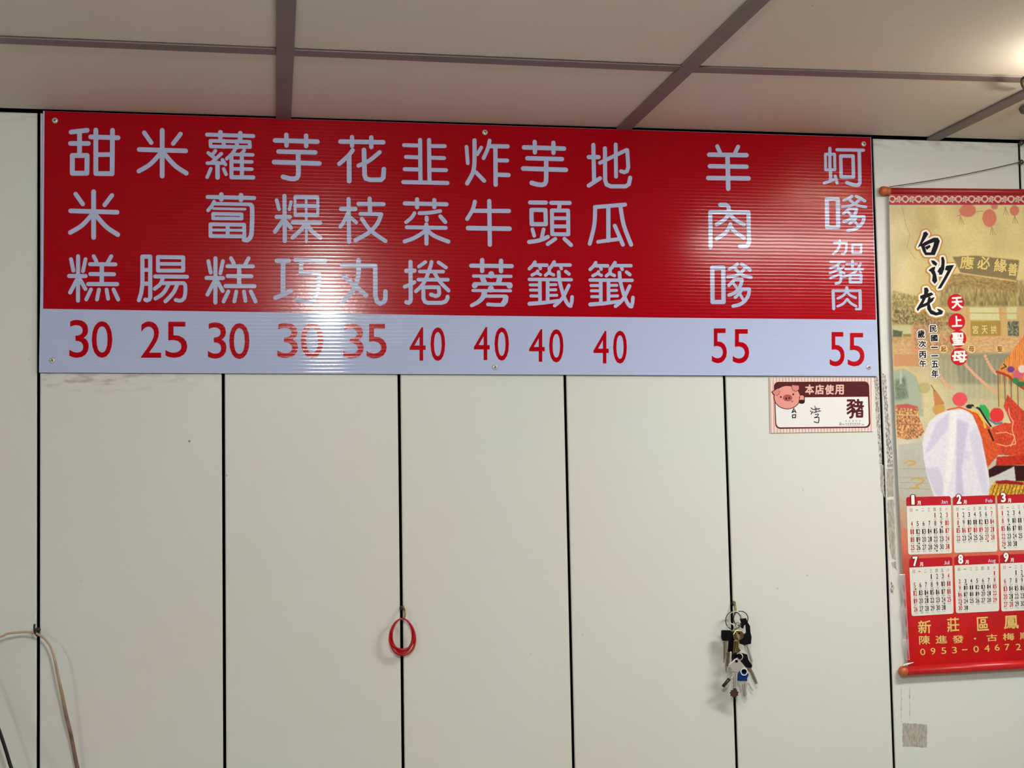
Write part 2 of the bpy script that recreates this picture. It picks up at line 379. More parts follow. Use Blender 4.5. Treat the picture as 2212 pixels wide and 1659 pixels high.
COLUMNS = [
 [ch("37 338,236 400,228 462,222;37 403,230 403,400;36 332,324 472,324;38 c 347,418 462,418 460,556 347,556;37 490,273 703,280;37 530,220 530,555;37 660,222 657,558;37 530,558 657,560;36 530,412 657,410", R1),
  ch(MI, R1, -148.1, 132.6), ch(GAO, A(135, 545))],
 [ch(MI, R1), ch("115 225,125 225,900 190,1130 130,1320;115 225,120 440,120;115 440,120 440,1240 410,1300 350,1325 305,1305;105 225,485 440,485;115 225,865 440,865;108 c 652,130 1350,140 1350,505 655,505;100 660,318 1350,322;110 575,665 1455,675;108 790,700 750,830 690,910 565,1005;105 760,850 1360,850;105 1370,855 1405,900 1412,1000 1405,1150 1380,1260 1310,1325 1240,1335 1145,1315;108 s 940,900 850,1060 740,1180 585,1275;110 s 1180,900 1100,1080 990,1220 860,1350", A(290, 545))],
 [ch("108 158,265 1430,305;125 525,200 525,350;125 1072,225 1072,390;100 c 250,435 1330,465 1340,608 255,592;115 615,440 615,600;112 980,450 980,620;100 385,712 320,800;100 190,770 370,915;100 550,790 400,930 290,1035;98 165,1052 600,1050;98 580,960 665,1090;125 445,1050 447,1445;97 260,1205 160,1440;97 615,1212 680,1360;"
     "100 s 920,690 830,810 700,930;98 1180,700 1120,790;112 828,870 830,1440;115 830,1440 1430,1447;112 1115,780 1118,1440;98 880,810 1415,824;98 830,1005 1390,1018;98 830,1208 1390,1218", A(435, 270)),
  ch("112 175,325 1455,354;128 550,258 550,388;130 1092,278 1092,400;100 350,455 290,570 185,695;98 370,510 1350,530;125 1365,545 1398,600 1402,900 1390,1200 1378,1370 1340,1460 1270,1515 1175,1505;72 330,645 1205,662;98 c 322,788 1110,802 1110,922 325,915;105 c 250,1078 1180,1092 1187,1412 252,1402;110 725,1090 725,1410;80 260,1235 1180,1245", A(435, 400)),
  ch(GAO, A(135, 545), 296.7, 4.3)],
 [ch(YU, R2), ch("115 440,105 450,1345;100 225,220 290,475;90 620,270 575,480;115 225,680 590,685;115 400,780 300,920 180,1090;112 490,830 620,985;78 728,140 735,630;80 1360,140 1358,640;115 745,135 1340,145;112 745,625 1335,637;112 735,375 1358,385;72 1038,140 1045,1370;115 670,835 1420,850;112 s 990,920 900,1035 790,1140 665,1250;112 s 1090,930 1190,1070 1300,1160 1430,1255", A(580, 415)),
  ch("120 228,230 560,232;130 400,250 400,1180;118 190,1252 400,1180 620,1055;115 740,210 1560,235;120 905,240 893,575;100 893,580 1400,596;105 s 1400,600 1380,900 1300,1200 1200,1350;108 1200,1350 1000,1360 780,1305", A(580, 545))],
 [ch("35 705,237 1038,243;33 795,202 795,272;34 945,205 945,280;33 800,305 770,345 695,412;37 772,345 773,545;36 888,303 893,500 903,525 935,535 1020,535 1038,518 1043,452;32 s 1010,320 930,385 845,425", R2),
  ch("34 710,762 820,763;32 768,685 772,1018;30 s 760,800 735,855 705,900;28 785,830 828,868;32 845,722 1040,725;33 932,682 935,790;30 860,800 1020,803;32 s 1022,805 990,880 920,950 822,1005;31 s 872,840 940,930 1055,1012", R2),
  ch("35 718,1200 975,1205 977,1440 990,1485 1015,1500 1045,1485 1055,1460 1055,1405;36 s 845,1160 842,1290 800,1400 720,1485;33 730,1285 905,1435", R2)],
 [ch("30 1200,265 1310,268;30 1215,357 1310,360;31 1205,452 1312,455;32 1325,225 1328,550;32 1395,225 1398,550;30 1410,272 1517,273;30 1410,363 1512,366;31 1410,458 1527,460;32 1195,553 1538,560", R2),
  ch("115 185,248 1335,272;115 523,135 523,355;115 998,155 1000,350;100 s 450,515 370,640 220,765;105 s 590,515 850,505 1160,458;112 785,640 790,710;112 1165,605 1300,760;108 240,905 1310,922;115 780,830 782,1355;110 s 740,1010 600,1110 400,1220 180,1295;112 s 830,1010 960,1120 1150,1210 1385,1300", A(860, 420)),
  ch("115 340,200 348,1240 335,1290 290,1330 225,1310;118 225,445 450,445;105 185,885 330,830 450,760;100 575,330 750,205;105 s 920,200 900,300 840,470 760,680 650,860 490,1010;100 1115,215 1320,355;95 595,465 1245,470;100 560,690 1370,692;105 s 1000,490 1080,640 1200,800 1390,990;105 700,900 1110,900;108 1120,905 1135,1060 1110,1120 1040,1145 905,1100;110 695,900 698,1210 740,1300 820,1330 1200,1330 1310,1290 1355,1220 1365,1160", A(860, 550))],
 [ch("29 100,170 110,298;33 s 162,120 162,280 150,370 105,455;28 215,175 185,228;31 175,370 238,435;30 s 280,122 265,185 233,258;33 285,165 420,167;34 325,180 327,465;31 340,275 417,277;34 340,387 427,390", R3),
  ch("31 s 165,597 148,660 105,732;33 160,668 430,670;33 277,592 282,932;36 112,803 435,808", R3),
  ch("115 230,305 1345,318;120 530,150 530,450;120 1050,170 1050,455;165 780,538 780,575;88 295,590 1325,600;145 530,620 590,770;145 1022,620 980,780;92 350,805 1290,808;160 335,835 325,852;168 1285,845 1288,855;165 770,935 770,965;82 275,990 1312,998;165>95 s 590,1030 580,1110 520,1215 400,1320 240,1402;90 620,1145 1170,1145;150 1180,1180 1165,1280 1115,1350;100 1110,1385 900,1385 690,1372", A(1000, 550))],
 [ch(YU.replace('375,330', '378,325'), R2, 543.6, 17.2, lambda p: (p[0] * 0.945 - 10, p[1] * 0.975 - 2)),
  ch("115 255,222 690,225;115 840,232 1345,235;112 1070,280 1055,400;115 c 292,425 680,430 690,820 300,820;100 320,960 370,1140;105 630,965 580,1180;115 s 230,1310 450,1280 620,1230 745,1170;108 c 858,440 1305,445 1310,1100 865,1095;100 870,655 1300,657;105 870,880 1300,880;105 950,1225 740,1370;110 1205,1225 1385,1395", A(1125, 420)),
  ch(QIAN, A(1125, 550))],
 [ch("32 1088,155 1094,440;34 1053,250 1128,250;32 1052,472 1140,415;32 1178,182 1180,430 1192,465 1225,478 1340,478 1365,460 1375,410;30 1262,152 1265,402;30 1140,295 1345,195;30 1352,195 1360,330 1350,360 1330,368 1303,360", R3),
  ch("31 1100,640 1335,620;31 s 1102,640 1095,780 1060,925;33 1205,640 1205,900;29 1125,910 1290,888;31 1255,785 1318,932;32 s 1300,640 1325,780 1382,932", R3),
  ch(QIAN, A(1125, 550), 131.4, 1.4)],
 [ch("31 322,130 345,180;31 485,133 462,180;35 260,195 550,199;34 265,285 550,289;35 252,377 566,380;35 402,200 408,460", R4),
  ch("32 345,585 390,585 408,598 415,640;32 268,645 270,915;33 268,643 565,645;33 565,645 570,880 553,908 500,910;30 s 415,640 385,695 318,738;30 s 420,660 460,700 530,740;29 s 425,735 390,800 318,850;29 s 430,760 465,800 530,842", R4),
  ch(DIE, A(1520, 550))],
 [ch("88 415,390 418,970;78 c 293,550 548,550 555,980 300,980;90 430,970 440,1280;80 260,1345 430,1290 540,1240;85 565,1155 615,1345;90 615,428 1340,440;96 c 715,600 1055,600 1068,1180 728,1175;98 1225,450 1245,1330 1220,1390 1150,1405 1050,1390 885,1335", A(1760, 290)),
  ch(DIE, A(1760, 410), 0, 0, lambda p: (p[0] + 97, (p[1] - 360) * .823 + 255)),
  ch("17 1232,881 1330,881 1325,945 1312,967 1293,967;18 s 1277,865 1272,910 1252,945 1225,967;17 c 1375,898 1444,898 1442,963 1375,963", R4),
  ch("60 285,300 640,300;60 s 520,320 430,410 275,465;72 s 450,400 515,490 552,620 550,760 510,835 425,860;60 270,592 470,510;60 280,718 520,622;60 620,430 520,500;58 560,550 640,600;55 695,360 960,360;75 845,285 845,480;62 670,487 1110,490;66 s 1055,355 960,510 820,620 625,680;52 1035,540 1060,570;72 c 785,640 1070,640 1065,825 785,825;50 800,730 1060,730", (1770, 540, 11.85)),
  ch("80 350,1045 367,1500;60 350,1042 1050,1042;82 1040,1045 1048,1500;60 1045,1512 940,1512;80 700,965 700,1060;64 s 700,1060 610,1165 470,1240;64 s 700,1060 790,1160 930,1225;64 s 705,1260 610,1375 465,1442;64 s 715,1260 810,1365 940,1438", (1770, 540, 11.85))]]

# ------------------------------------------------------------------ glyphs from Blender's built-in font
GL = {}
def glyph(c, off=0.0):
    k = (c, round(off, 4))
    if k not in GL:
        cu = bpy.data.curves.new('glyph_tmp', 'FONT'); cu.body = c; cu.offset = off; cu.resolution_u = 4
        o = bpy.data.objects.new('glyph_tmp', cu)
        me = o.to_mesh(); n = len(me.vertices)
        v = np.empty(n * 3); me.vertices.foreach_get('co', v); v = v.reshape(-1, 3)[:, :2].copy()
        f = [tuple(p.vertices) for p in me.polygons]
        o.to_mesh_clear(); bpy.data.objects.remove(o); bpy.data.curves.remove(cu)
        GL[k] = (v, f)
    return GL[k]
def put_glyph(g, c, quad, wall_off, bold=0.0):
    """fit a glyph into a px quad TL,TR,BR,BL; bold = stroke gain in photo px, made of shifted prints"""
    v, f = glyph(c)
    if not len(v): return
    TL, TR, BR, BL = [np.array(q, float) for q in quad]
    lo = v.min(0); hi = v.max(0); u = (v - lo) / np.maximum(hi - lo, 1e-6)
    A_ = u[:, :1]; B_ = u[:, 1:]
    P2_ = (BL + (BR - BL) * A_) * (1 - B_) + (TL + (TR - TL) * A_) * B_
    if bold:
        ce = (TL + TR + BR + BL) / 4; sz = max(abs(TR[0] - TL[0]), abs(BL[1] - TL[1]), 1e-3)
        P2_ = ce + (P2_ - ce) * max(.5, 1 - bold / sz)
    n_ = 0 if not bold else (6 if bold < 1.6 else 10)
    sh = [(0, 0)] + [(bold / 2 * math.cos(2 * math.pi * k / n_), bold / 2 * math.sin(2 * math.pi * k / n_)) for k in range(n_)]
    for k, d in enumerate(sh):
        P = [W(q[0] + d[0], q[1] + d[1], wall_off + k * .000004) for q in P2_]
        out = []
        for t in f:
            x = [P[i] for i in t[:3]]; nn = np.cross(x[1] - x[0], x[2] - x[0])
            out.append(t if nn[1] < 0 else t[::-1])
        g.add(P, out)
def char(name, c, quad, off, bold, m_, parent):
    g = G(); put_glyph(g, c, quad, off, bold); return g.build(name, m_, parent)
def printed(name, pts, off, m_, parent):
    g = G(); tri_fill(g, pts, off); return g.build(name, m_, parent)
def stuff(o): o['kind'] = 'stuff'; return o
def rect(x0, y0, x1, y1): return [(x0, y0), (x1, y0), (x1, y1), (x0, y1)]

# ------------------------------------------------------------------ the menu board
BO = 0.0065
TL_, TR_, BR_, BL_ = (93.3, 239.5), (1881.7, 297), (1896.8, 812.5), (84.2, 804.8)
board = thing('menu_board', W(990, 540, BO), 'long red and white corrugated plastic price board screwed under the ceiling', 'sign')
g = G(); slab(g, [TL_, TR_, BR_, BL_], 0.0012, BO); g.build('backing_sheet', M_WHITE, board)
g = G(); tri_fill(g, [(96.3, 239.7), (1880.8, 297.3), (1892.2, 690.6), (1480, 686.6), (1000, 681.5), (650, 675.6), (93.2, 667)], BO + .00012); g.build('red_field', M_RED, board)
for col in COLUMNS:
    for spec, crop, dx, dy, tf in col:
        g = G(); strokes(g, spec, crop[0], crop[1], crop[2], BO + .00022, dx, dy, tf); g.build('character', M_LETTER, board)
def zr(ox, oy, s, x0, y0, x1, y1): return (ox + x0 / s, oy + y0 / s, ox + x1 / s, oy + y1 / s)
c5 = (60, 640, 3.687); c6 = (640, 640, 3.687); c7 = (1200, 640, 3.072)
PR = [[('3', c5, 331, 188, 485, 490), ('0', c5, 510, 198, 673, 490)], [('2', c5, 900, 200, 1062, 490), ('5', c5, 1097, 203, 1270, 490)],
      [('3', c5, 1435, 208, 1582, 497), ('0', c5, 1605, 213, 1765, 500)], [('3', c5, 1988, 212, 2152, 492), ('0', c6, 37, 212, 215, 493)],
      [('3', c6, 375, 218, 536, 495), ('5', c6, 560, 220, 720, 495)], [('4', c6, 903, 247, 1030, 513), ('0', c6, 1070, 247, 1185, 515)],
      [('4', c6, 1415, 245, 1540, 508), ('0', c6, 1580, 247, 1693, 513)], [('4', c6, 1855, 262, 1978, 522), ('0', c6, 2015, 262, 2127, 527)],
      [('4', c7, 252, 230, 353, 446), ('0', c7, 383, 228, 473, 447)], [('5', c7, 1038, 213, 1137, 444), ('5', c7, 1177, 218, 1285, 445)],
      [('5', c7, 1820, 237, 1918, 465), ('5', c7, 1940, 243, 2050, 465)]]
for pr in PR:
    for c, cr, *b in pr: char('digit', c, rect(*zr(*cr, *b)), BO + .00022, .6, M_DIGIT, board)
for (x, y) in ((119, 260.5), (1047.5, 286), (1865.5, 311), (113.2, 778.3), (1069, 793), (1876, 793)):
    a = W(x, y, BO); b = a + np.array([0, -0.0025, 0])
    g = G(); lathe(g, a, b, [(0, .0050), (.35, .0050), (.75, .0040), (1, .0018)], 20)
    s_ = g.build('screw', M_STEEL, board, True)
    g = G()
    for q in (0.4, 0.4 + math.pi / 2):
        d = np.array([math.cos(q), 0, math.sin(q)]); e = np.array([-math.sin(q), 0, math.cos(q)])
        p = [b + d * .0026 + e * .0006, b + d * .0026 - e * .0006, b - d * .0026 - e * .0006, b - d * .0026 + e * .0006]
        p = [v + np.array([0, -.0001, 0]) for v in p]; g.add(p, [(0, 1, 2, 3)])
    g.build('cross_slot', M_DARKSTEEL, s_)

# ------------------------------------------------------------------ the pork origin sticker
so = 0.0025
def P2(x, y): return (1640 + x / 6.9125, 800 + y / 6.9125)
def rnd_quad(q, r, n=6, corners=(1, 1, 1, 1)):
    q = [np.array(p, float) for p in q]; out = []
    for i in range(4):
        p = q[i]; a = q[i - 1]; b = q[(i + 1) % 4]
        if not corners[i]: out.append(tuple(p)); continue
        da = (a - p) / np.linalg.norm(a - p); db = (b - p) / np.linalg.norm(b - p)
        c = p + (da + db) * r; s0 = p + da * r; s1 = p + db * r
        for k in range(n + 1):
            t = k / n; ang = t * math.pi / 2
            out.append(tuple(c - db * r * math.cos(ang) * 1 - da * r * math.sin(ang)))
    return out
def ell(cx_, cy_, rx, ry, n=28, a0=0): return [(cx_ + rx * math.cos(2 * math.pi * k / n + a0), cy_ + ry * math.sin(2 * math.pi * k / n + a0)) for k in range(n)]
def pm(name, rgb, rough=0.6): return mat(name, lin(rgb), rough, spec=0.15, noise=(40, .03))
st = thing('origin_sticker', W(1775, 875, so), 'white card with a cartoon pig and brown header taped under the price board', 'sticker')
st_paper = pm('sticker_paper', (235, 226, 220)); g = G()
slab(g, [P2(150, 108), P2(1704, 108), P2(1706, 912), P2(166, 936)], 0.0004, so); g.build('card', st_paper, st)
g = G(); n = 33
for i in range(n):
    t0 = i / n; t1 = (i + .5) / n
    a = lambda t, e: (150 + (1704 - 150) * t, 108) if e else (166 + (1706 - 166) * t, 936 + (912 - 936) * t)
    tri_fill(g, [P2(*a(t0, 1)), P2(*a(t1, 1)), P2(*a(t1, 0)), P2(*a(t0, 0))], so + .0001)
stuff(g.build('border_stripes', pm('stripe_pink', (222, 178, 172)), st))
MAR = pm('maroon_print', (84, 28, 30)); WHT = pm('white_print', (238, 238, 238))
g = G(); tri_fill(g, [P2(*p) for p in rnd_quad([(218, 172), (1640, 165), (1662, 858), (242, 874)], 72)], so + .0002); g.build('frame_print', MAR, st)
g = G(); tri_fill(g, [P2(*p) for p in rnd_quad([(238, 408), (1624, 394), (1638, 838), (258, 852)], 60, corners=(0, 0, 1, 1))], so + .0003); g.build('white_field', WHT, st)
M_PT = pm('pink_print', (238, 190, 182)); M_HAND = pm('ink', (18, 18, 22))
for i, c in enumerate('本店使用'): char('header_character', c, [P2(685 + i * 148, 210 + i), P2(820 + i * 148, 210 + i), P2(820 + i * 148, 360 + i), P2(685 + i * 148, 362 + i)], so + .0004, 1.5, M_PT, st)
g = G()
def fz(p): return P2(1318 + (p[0] - 265) * .272, 450 + (p[1] - 300) * .455)
strokes_px = []
for ln in COLUMNS[10][3][0].split(';'):
    tk = ln.split(); w_ = float(tk[0]); tk = tk[1:]; cl = 'c' in tk; sm_ = 's' in tk; tk = [t for t in tk if t not in 'cs']
    pp = [fz(tuple(map(float, t.split(',')))) for t in tk]
    if sm_ and len(pp) > 2: pp = smooth_path(pp, 5)
    wpx = {50: 3.3, 52: 4.2}.get(int(w_), 5.0)
    stroke(g, pp, wpx, wpx, cl, lambda p: p, so + .0004)
g.build('pork_character', MAR, st)
HW = "16 s 520,568 492,628;14 s 490,630 530,612 546,626;14 530,590 548,632;15 495,668 500,712;14 495,668 545,660;14 545,660 540,712;14 502,708 540,704"
HW2 = "13 775,560 795,580;12 762,605 780,622;13 775,655 800,615;11 830,535 840,565;12 805,585 905,570;11 840,565 838,630;10 860,560 858,625;11 810,632 920,605;10 885,575 895,600;12 s 835,660 885,655 862,690 825,705;13 825,708 890,700;14 s 890,700 892,740 880,782 820,768"
for hw in (HW, HW2):
    g = G(); strokes(g, hw, 1640, 800, 6.9125, so + .0004); g.build('handwritten_character', M_HAND, st)
g = G()
for i, c in enumerate('衛生福利部'): put_glyph(g, c, [P2(1288 + i * 51, 745), P2(1308 + i * 51, 745), P2(1308 + i * 51, 766), P2(1288 + i * 51, 766)], so + .0004)
for i, c in enumerate('食品藥物管理署'): put_glyph(g, c, [P2(1288 + i * 33, 784), P2(1310 + i * 33, 784), P2(1310 + i * 33, 806), P2(1288 + i * 33, 806)], so + .0004)
tri_fill(g, [P2(1290, 817), P2(1510, 815), P2(1510, 819), P2(1290, 821)], so + .0004)
for i, c in enumerate('FDA'): put_glyph(g, c, [P2(1218 + i * 21, 795), P2(1235 + i * 21, 795), P2(1233 + i * 21, 820), P2(1214 + i * 21, 820)], so + .0004)
strokes(g, "8 1212,775 1202,818", 1640, 800, 6.9125, so + .0004)
for i, c in enumerate('廣告'): put_glyph(g, c, [P2(1530 + i * 20, 800), P2(1547 + i * 20, 800), P2(1547 + i * 20, 820), P2(1530 + i * 20, 820)], so + .0004)
stuff(g.build('small_print', MAR, st))
PK = pm('pig_pink', (230, 156, 146)); PK2 = pm('pig_ear_pink', (222, 140, 136)); PD = pm('snout_pink', (178, 84, 90))
def pp_(name, pts, off, m_): return printed(name, [P2(*p) for p in pts], so + off, m_, st)
DK = pm('pig_dark', (45, 22, 26))
pp_('head_outline', ell(418, 402, 203, 180), .00042, MAR)
pp_('ear_outline', [(180, 318), (286, 256), (318, 300), (306, 365), (250, 392), (205, 362)], .00043, MAR)
pp_('trotter_outline', rnd_quad([(585, 365), (680, 365), (682, 500), (588, 500)], 40), .00043, MAR)
pp_('pig_head', ell(418, 402, 191, 169), .0005, PK)
pp_('pig_trotter', rnd_quad([(596, 374), (670, 374), (668, 440), (598, 440)], 28, corners=(1, 1, 0, 0)), .0005, PK)
pp_('pig_ear', [(197, 320), (283, 270), (304, 308), (294, 358), (252, 378), (218, 352)], .0006, PK2)
pp_('pig_ear', [(486, 220), (590, 230), (594, 285), (550, 316), (500, 296)], .0006, PK2)
for pts in ([(304, 308), (300, 340), (294, 358), (252, 378)], [(486, 220), (490, 270), (500, 296), (550, 316), (594, 285)]):
    g = G(); stroke(g, [P2(*p) for p in pts], .8, .8, False, lambda p: p, so + .00065); g.build('ear_line', MAR, st)
pp_('pig_snout', ell(425, 411, 70, 51), .0006, PD)
for a in ((403, 421, 12, 18), (446, 413, 11, 17)): pp_('nostril', ell(*a, 14), .0007, DK)
for a in ((323, 398, 14, 14), (508, 358, 14, 14)): pp_('pig_eye', ell(*a, 14), .0007, DK)
g = G(); strokes(g, "7 s 478,455 492,470 508,452", 1640, 800, 6.9125, so + .0007); g.build('smile', DK, st)
pp_('trotter_tip', [(590, 444), (676, 442), (676, 485), (655, 497), (634, 486), (612, 498), (592, 484)], .0007, DK)

# ------------------------------------------------------------------ the wall calendar
co = 0.012
cal = thing('scroll_calendar', W(2208, 930, co), 'yellow and red hanging scroll calendar with a temple picture and month tables', 'calendar')
def sl(y):   # left edge of the sheet, photo px
    return float(np.interp(y, [415, 419, 710, 900, 1075, 1191, 1320, 1428, 1450], [1920.4, 1920.5, 1926, 1933.5, 1941.8, 1948, 1955.5, 1961.3, 1962]))
def sr(y): return float(np.interp(y, [415, 1450], [2505, 2470]))
# painted picture: numpy canvas in sheet coordinates (1 unit = about 0.8 mm), used as the print colour of the sheet
X0, Y0, CW, CHh = 1915, 412, 600, 1045
yy, xx = np.mgrid[0:CHh, 0:CW].astype(np.float32); xx += X0; yy += Y0
rs = np.random.RandomState(7)
def vnoise(sx, sy, seed):
    r = np.random.RandomState(seed); gw = int(CW / sx) + 3; gh = int(CHh / sy) + 3; a = r.rand(gh, gw)
    u = (xx - X0) / sx; v = (yy - Y0) / sy; i = u.astype(int); j = v.astype(int); fu = u - i; fv = v - j
    fu = fu * fu * (3 - 2 * fu); fv = fv * fv * (3 - 2 * fv)
    return (a[j, i] * (1 - fu) + a[j, i + 1] * fu) * (1 - fv) + (a[j + 1, i] * (1 - fu) + a[j + 1, i + 1] * fu) * fv
img = np.zeros((CHh, CW, 3), np.float32)
def grad(stops, t):
    ys_ = [s[0] for s in stops]; return np.stack([np.interp(t, ys_, [s[1][k] for s in stops]) for k in range(3)], -1)
img[:] = grad([(412, (222, 204, 146)), (560, (224, 206, 142)), (640, (212, 194, 136)), (760, (196, 182, 140)), (900, (212, 200, 158)), (960, (208, 204, 184)), (1060, (190, 192, 178)), (1110, (206, 150, 120)), (1190, (214, 110, 84)), (1260, (205, 66, 54)), (1330, (196, 32, 34)), (1450, (188, 16, 18))], yy)
lf = np.clip((xx - 1920) / 70, 0, 1)[..., None]; top = np.clip((700 - yy) / 120, 0, 1)[..., None]
img = img * (1 - top * (1 - lf) * .75) + np.array([226, 214, 176]) * top * (1 - lf) * .75
img = img * (0.94 + 0.12 * vnoise(40, 40, 1)[..., None])
def inpoly(pts):
    m_ = np.zeros(xx.shape, bool); n = len(pts)
    for i in range(n):
        x1, y1 = pts[i]; x2, y2 = pts[(i + 1) % n]
        if y1 == y2: continue
        c_ = ((yy >= min(y1, y2)) & (yy < max(y1, y2))); xi = x1 + (yy - y1) * (x2 - x1) / (y2 - y1)
        m_ ^= c_ & (xx > xi)
    return m_
def soft(mask, k=1):
    a = mask.astype(np.float32)
    for _ in range(k):
        a = (a + np.roll(a, 1, 0) + np.roll(a, -1, 0) + np.roll(a, 1, 1) + np.roll(a, -1, 1)) / 5
    return a
def z3(p): return (1900 + p[0] / 3.949, 660 + p[1] / 3.949)
def z2(p): return (1880 + p[0] / 3.949, 280 + p[1] / 3.949)
def paint(pts, colr, f=None, op=1.0, k=1, tex=None):
    pts = [f(p) if f else p for p in pts]; a = soft(inpoly(pts), k)[..., None] * op
    c_ = np.array(colr, np.float32) * (1 if tex is None else tex[..., None])
    global img; img = img * (1 - a) + c_ * a
def disc(x, y, rx, ry, colr, f=None, op=1.0, k=1):
    if f: x, y = f((x, y)); rx /= 3.949; ry /= 3.949
    a = soft(((xx - x) / rx) ** 2 + ((yy - y) / ry) ** 2 < 1, k)[..., None] * op
    global img; img = img * (1 - a) + np.array(colr, np.float32) * a
def line(pts, wd, colr, f=None, op=1.0):
    pts = [f(p) if f else p for p in pts]; d = np.full(xx.shape, 1e9, np.float32)
    for (x1, y1), (x2, y2) in zip(pts[:-1], pts[1:]):
        L2 = (x2 - x1) ** 2 + (y2 - y1) ** 2 + 1e-6; t = np.clip(((xx - x1) * (x2 - x1) + (yy - y1) * (y2 - y1)) / L2, 0, 1)
        d = np.minimum(d, np.hypot(xx - x1 - t * (x2 - x1), yy - y1 - t * (y2 - y1)))
    a = np.clip(wd / 2 + .5 - d, 0, 1)[..., None] * op
    global img; img = img * (1 - a) + np.array(colr, np.float32) * a
fine = vnoise(2.2, 3.2, 3); fine2 = vnoise(3, 9, 5); fine3 = vnoise(4, 2, 8)
# wall, roofs and beams of the temple
paint([(1924, 640), (2515, 640), (2515, 712), (1926, 712)], (176, 158, 104), op=.55, k=5)
paint([(2030, 606), (2200, 606), (2515, 600), (2515, 662), (2030, 662)], (150, 132, 84), op=.8, k=4, tex=.7 + .6 * fine2)
paint([(1928, 628), (2005, 645), (2005, 700), (1927, 700)], (160, 148, 88), op=.65, k=3, tex=.55 + .8 * fine)
paint([(1928, 668), (2062, 676), (2062, 704), (1928, 700)], (132, 118, 78), op=.6, k=2, tex=.45 + 1.0 * fine)
paint([(2076, 664), (2515, 664), (2515, 740), (2086, 735)], (206, 172, 112), op=.9, k=2)
paint([(2094, 664), (2157, 665), (2160, 692), (2096, 690)], (212, 212, 158)); paint([(2174, 664), (2196, 664), (2196, 690), (2176, 690)], (206, 208, 156))
line([(2094, 676), (2196, 677)], 2, (208, 150, 92)); line([(2160, 664), (2164, 736)], 4, (212, 160, 104)); line([(2088, 664), (2092, 736)], 4, (212, 160, 104))
paint([(2096, 694), (2161, 692), (2162, 726), (2096, 727)], (166, 140, 66)); line([(2095, 693), (2162, 692), (2163, 727), (2096, 728), (2095, 693)], 1.5, (205, 170, 90))
paint([(2176, 694), (2200, 694), (2200, 726), (2178, 728)], (112, 116, 92), tex=.5 + fine)
paint([(1928, 704), (1975, 704), (1975, 728), (1929, 728)], (196, 200, 150), op=.8); paint([(1928, 712), (1950, 716), (1946, 742), (1929, 740)], (88, 96, 72), k=2)
paint([(1950, 722), (1968, 722), (1968, 740), (1950, 740)], (150, 132, 62))
paint([(1928, 728), (2515, 722), (2515, 764), (1930, 764)], (214, 170, 116), op=.85, k=2, tex=.88 + .2 * fine3)
paint([(1968, 704), (1986, 704), (1986, 765), (1970, 765)], (212, 150, 106), op=.8)
paint([(1930, 764), (2000, 766), (2002, 792), (1931, 792)], (206, 142, 92), op=.8, k=2)
paint([(1974, 690), (2060, 690), (2060, 760), (1974, 752)], (176, 132, 92), op=.55, k=4, tex=.6 + .7 * fine)
# the dark hall with hanging curtains
paint([(2012, 764), (2515, 762), (2515, 900), (2050, 880)], (132, 136, 112), op=.45, k=28)
paint([(2060, 764), (2515, 762), (2515, 880), (2080, 860)], (128, 132, 110), op=.75, k=14)
for i in range(26):
    x_ = 2030 + i * 11; paint([(x_, 772 + rs.rand() * 20), (x_ + 4, 772), (x_ + 6, 880), (x_ + 1, 880)], (200, 194, 156), op=.22 + .2 * rs.rand(), k=5)
paint([(1990, 830), (2515, 830), (2515, 960), (1990, 960)], (214, 204, 160), op=.55, k=12)
# arch, sky and tree at the left
paint([(1930, 800), (1955, 796), (1980, 812), (1994, 850), (1994, 900), (1933, 900)], (164, 178, 158), op=.9, k=3)
line([(1930, 796), (1956, 793), (1982, 812), (1993, 845), (1994, 880)], 6, (218, 190, 138), op=.8)
paint([(1933, 820), (1955, 812), (1962, 860), (1935, 866)], (84, 102, 84), op=.55, k=12, tex=.6 + .7 * fine)
paint([(1943, 800), (1948, 800), (1949, 830), (1944, 830)], (190, 205, 190), op=.8)
disc(1996, 838, 14, 12, (176, 170, 110), op=.7, k=2)
# incense burner, gourd
paint([(135, 850), (230, 840), (325, 865), (345, 980), (385, 1080), (330, 1130), (240, 1145), (150, 1130)], (206, 150, 100), z3, tex=.55 + .8 * fine)
paint([(140, 850), (230, 838), (325, 862), (325, 880), (140, 872)], (196, 92, 84), z3)
line([(145, 930), (325, 938)], 2.5, (226, 190, 130), z3); line([(145, 1010), (340, 1020)], 2, (176, 110, 80), z3)
disc(505, 885, 52, 52, (206, 160, 84), z3); paint([(455, 720), (480, 722), (556, 840), (470, 850)], (196, 134, 80), z3); line([(440, 680), (470, 730)], 2, (120, 96, 60), z3)
# floor with clouds
paint([(160, 1190), (370, 1160), (470, 1640), (175, 1640)], (190, 190, 178), z3, op=.9, k=3)
for pts in ([(215, 1345), (250, 1325), (300, 1330), (300, 1355), (250, 1362)], [(280, 1480), (330, 1470), (380, 1490), (350, 1520), (310, 1535), (330, 1555), (265, 1555)]): line(pts, 4.5, (206, 170, 96), z3, .85)
for y_ in (1390, 1465, 1510, 1560): line([(170, y_), (430, y_ + 6)], 1, (150, 146, 130), z3, .7)
paint([(165, 1640), (470, 1640), (1232, 1640), (1232, 1900), (190, 1900)], (198, 196, 176), z3, op=.35, k=6)
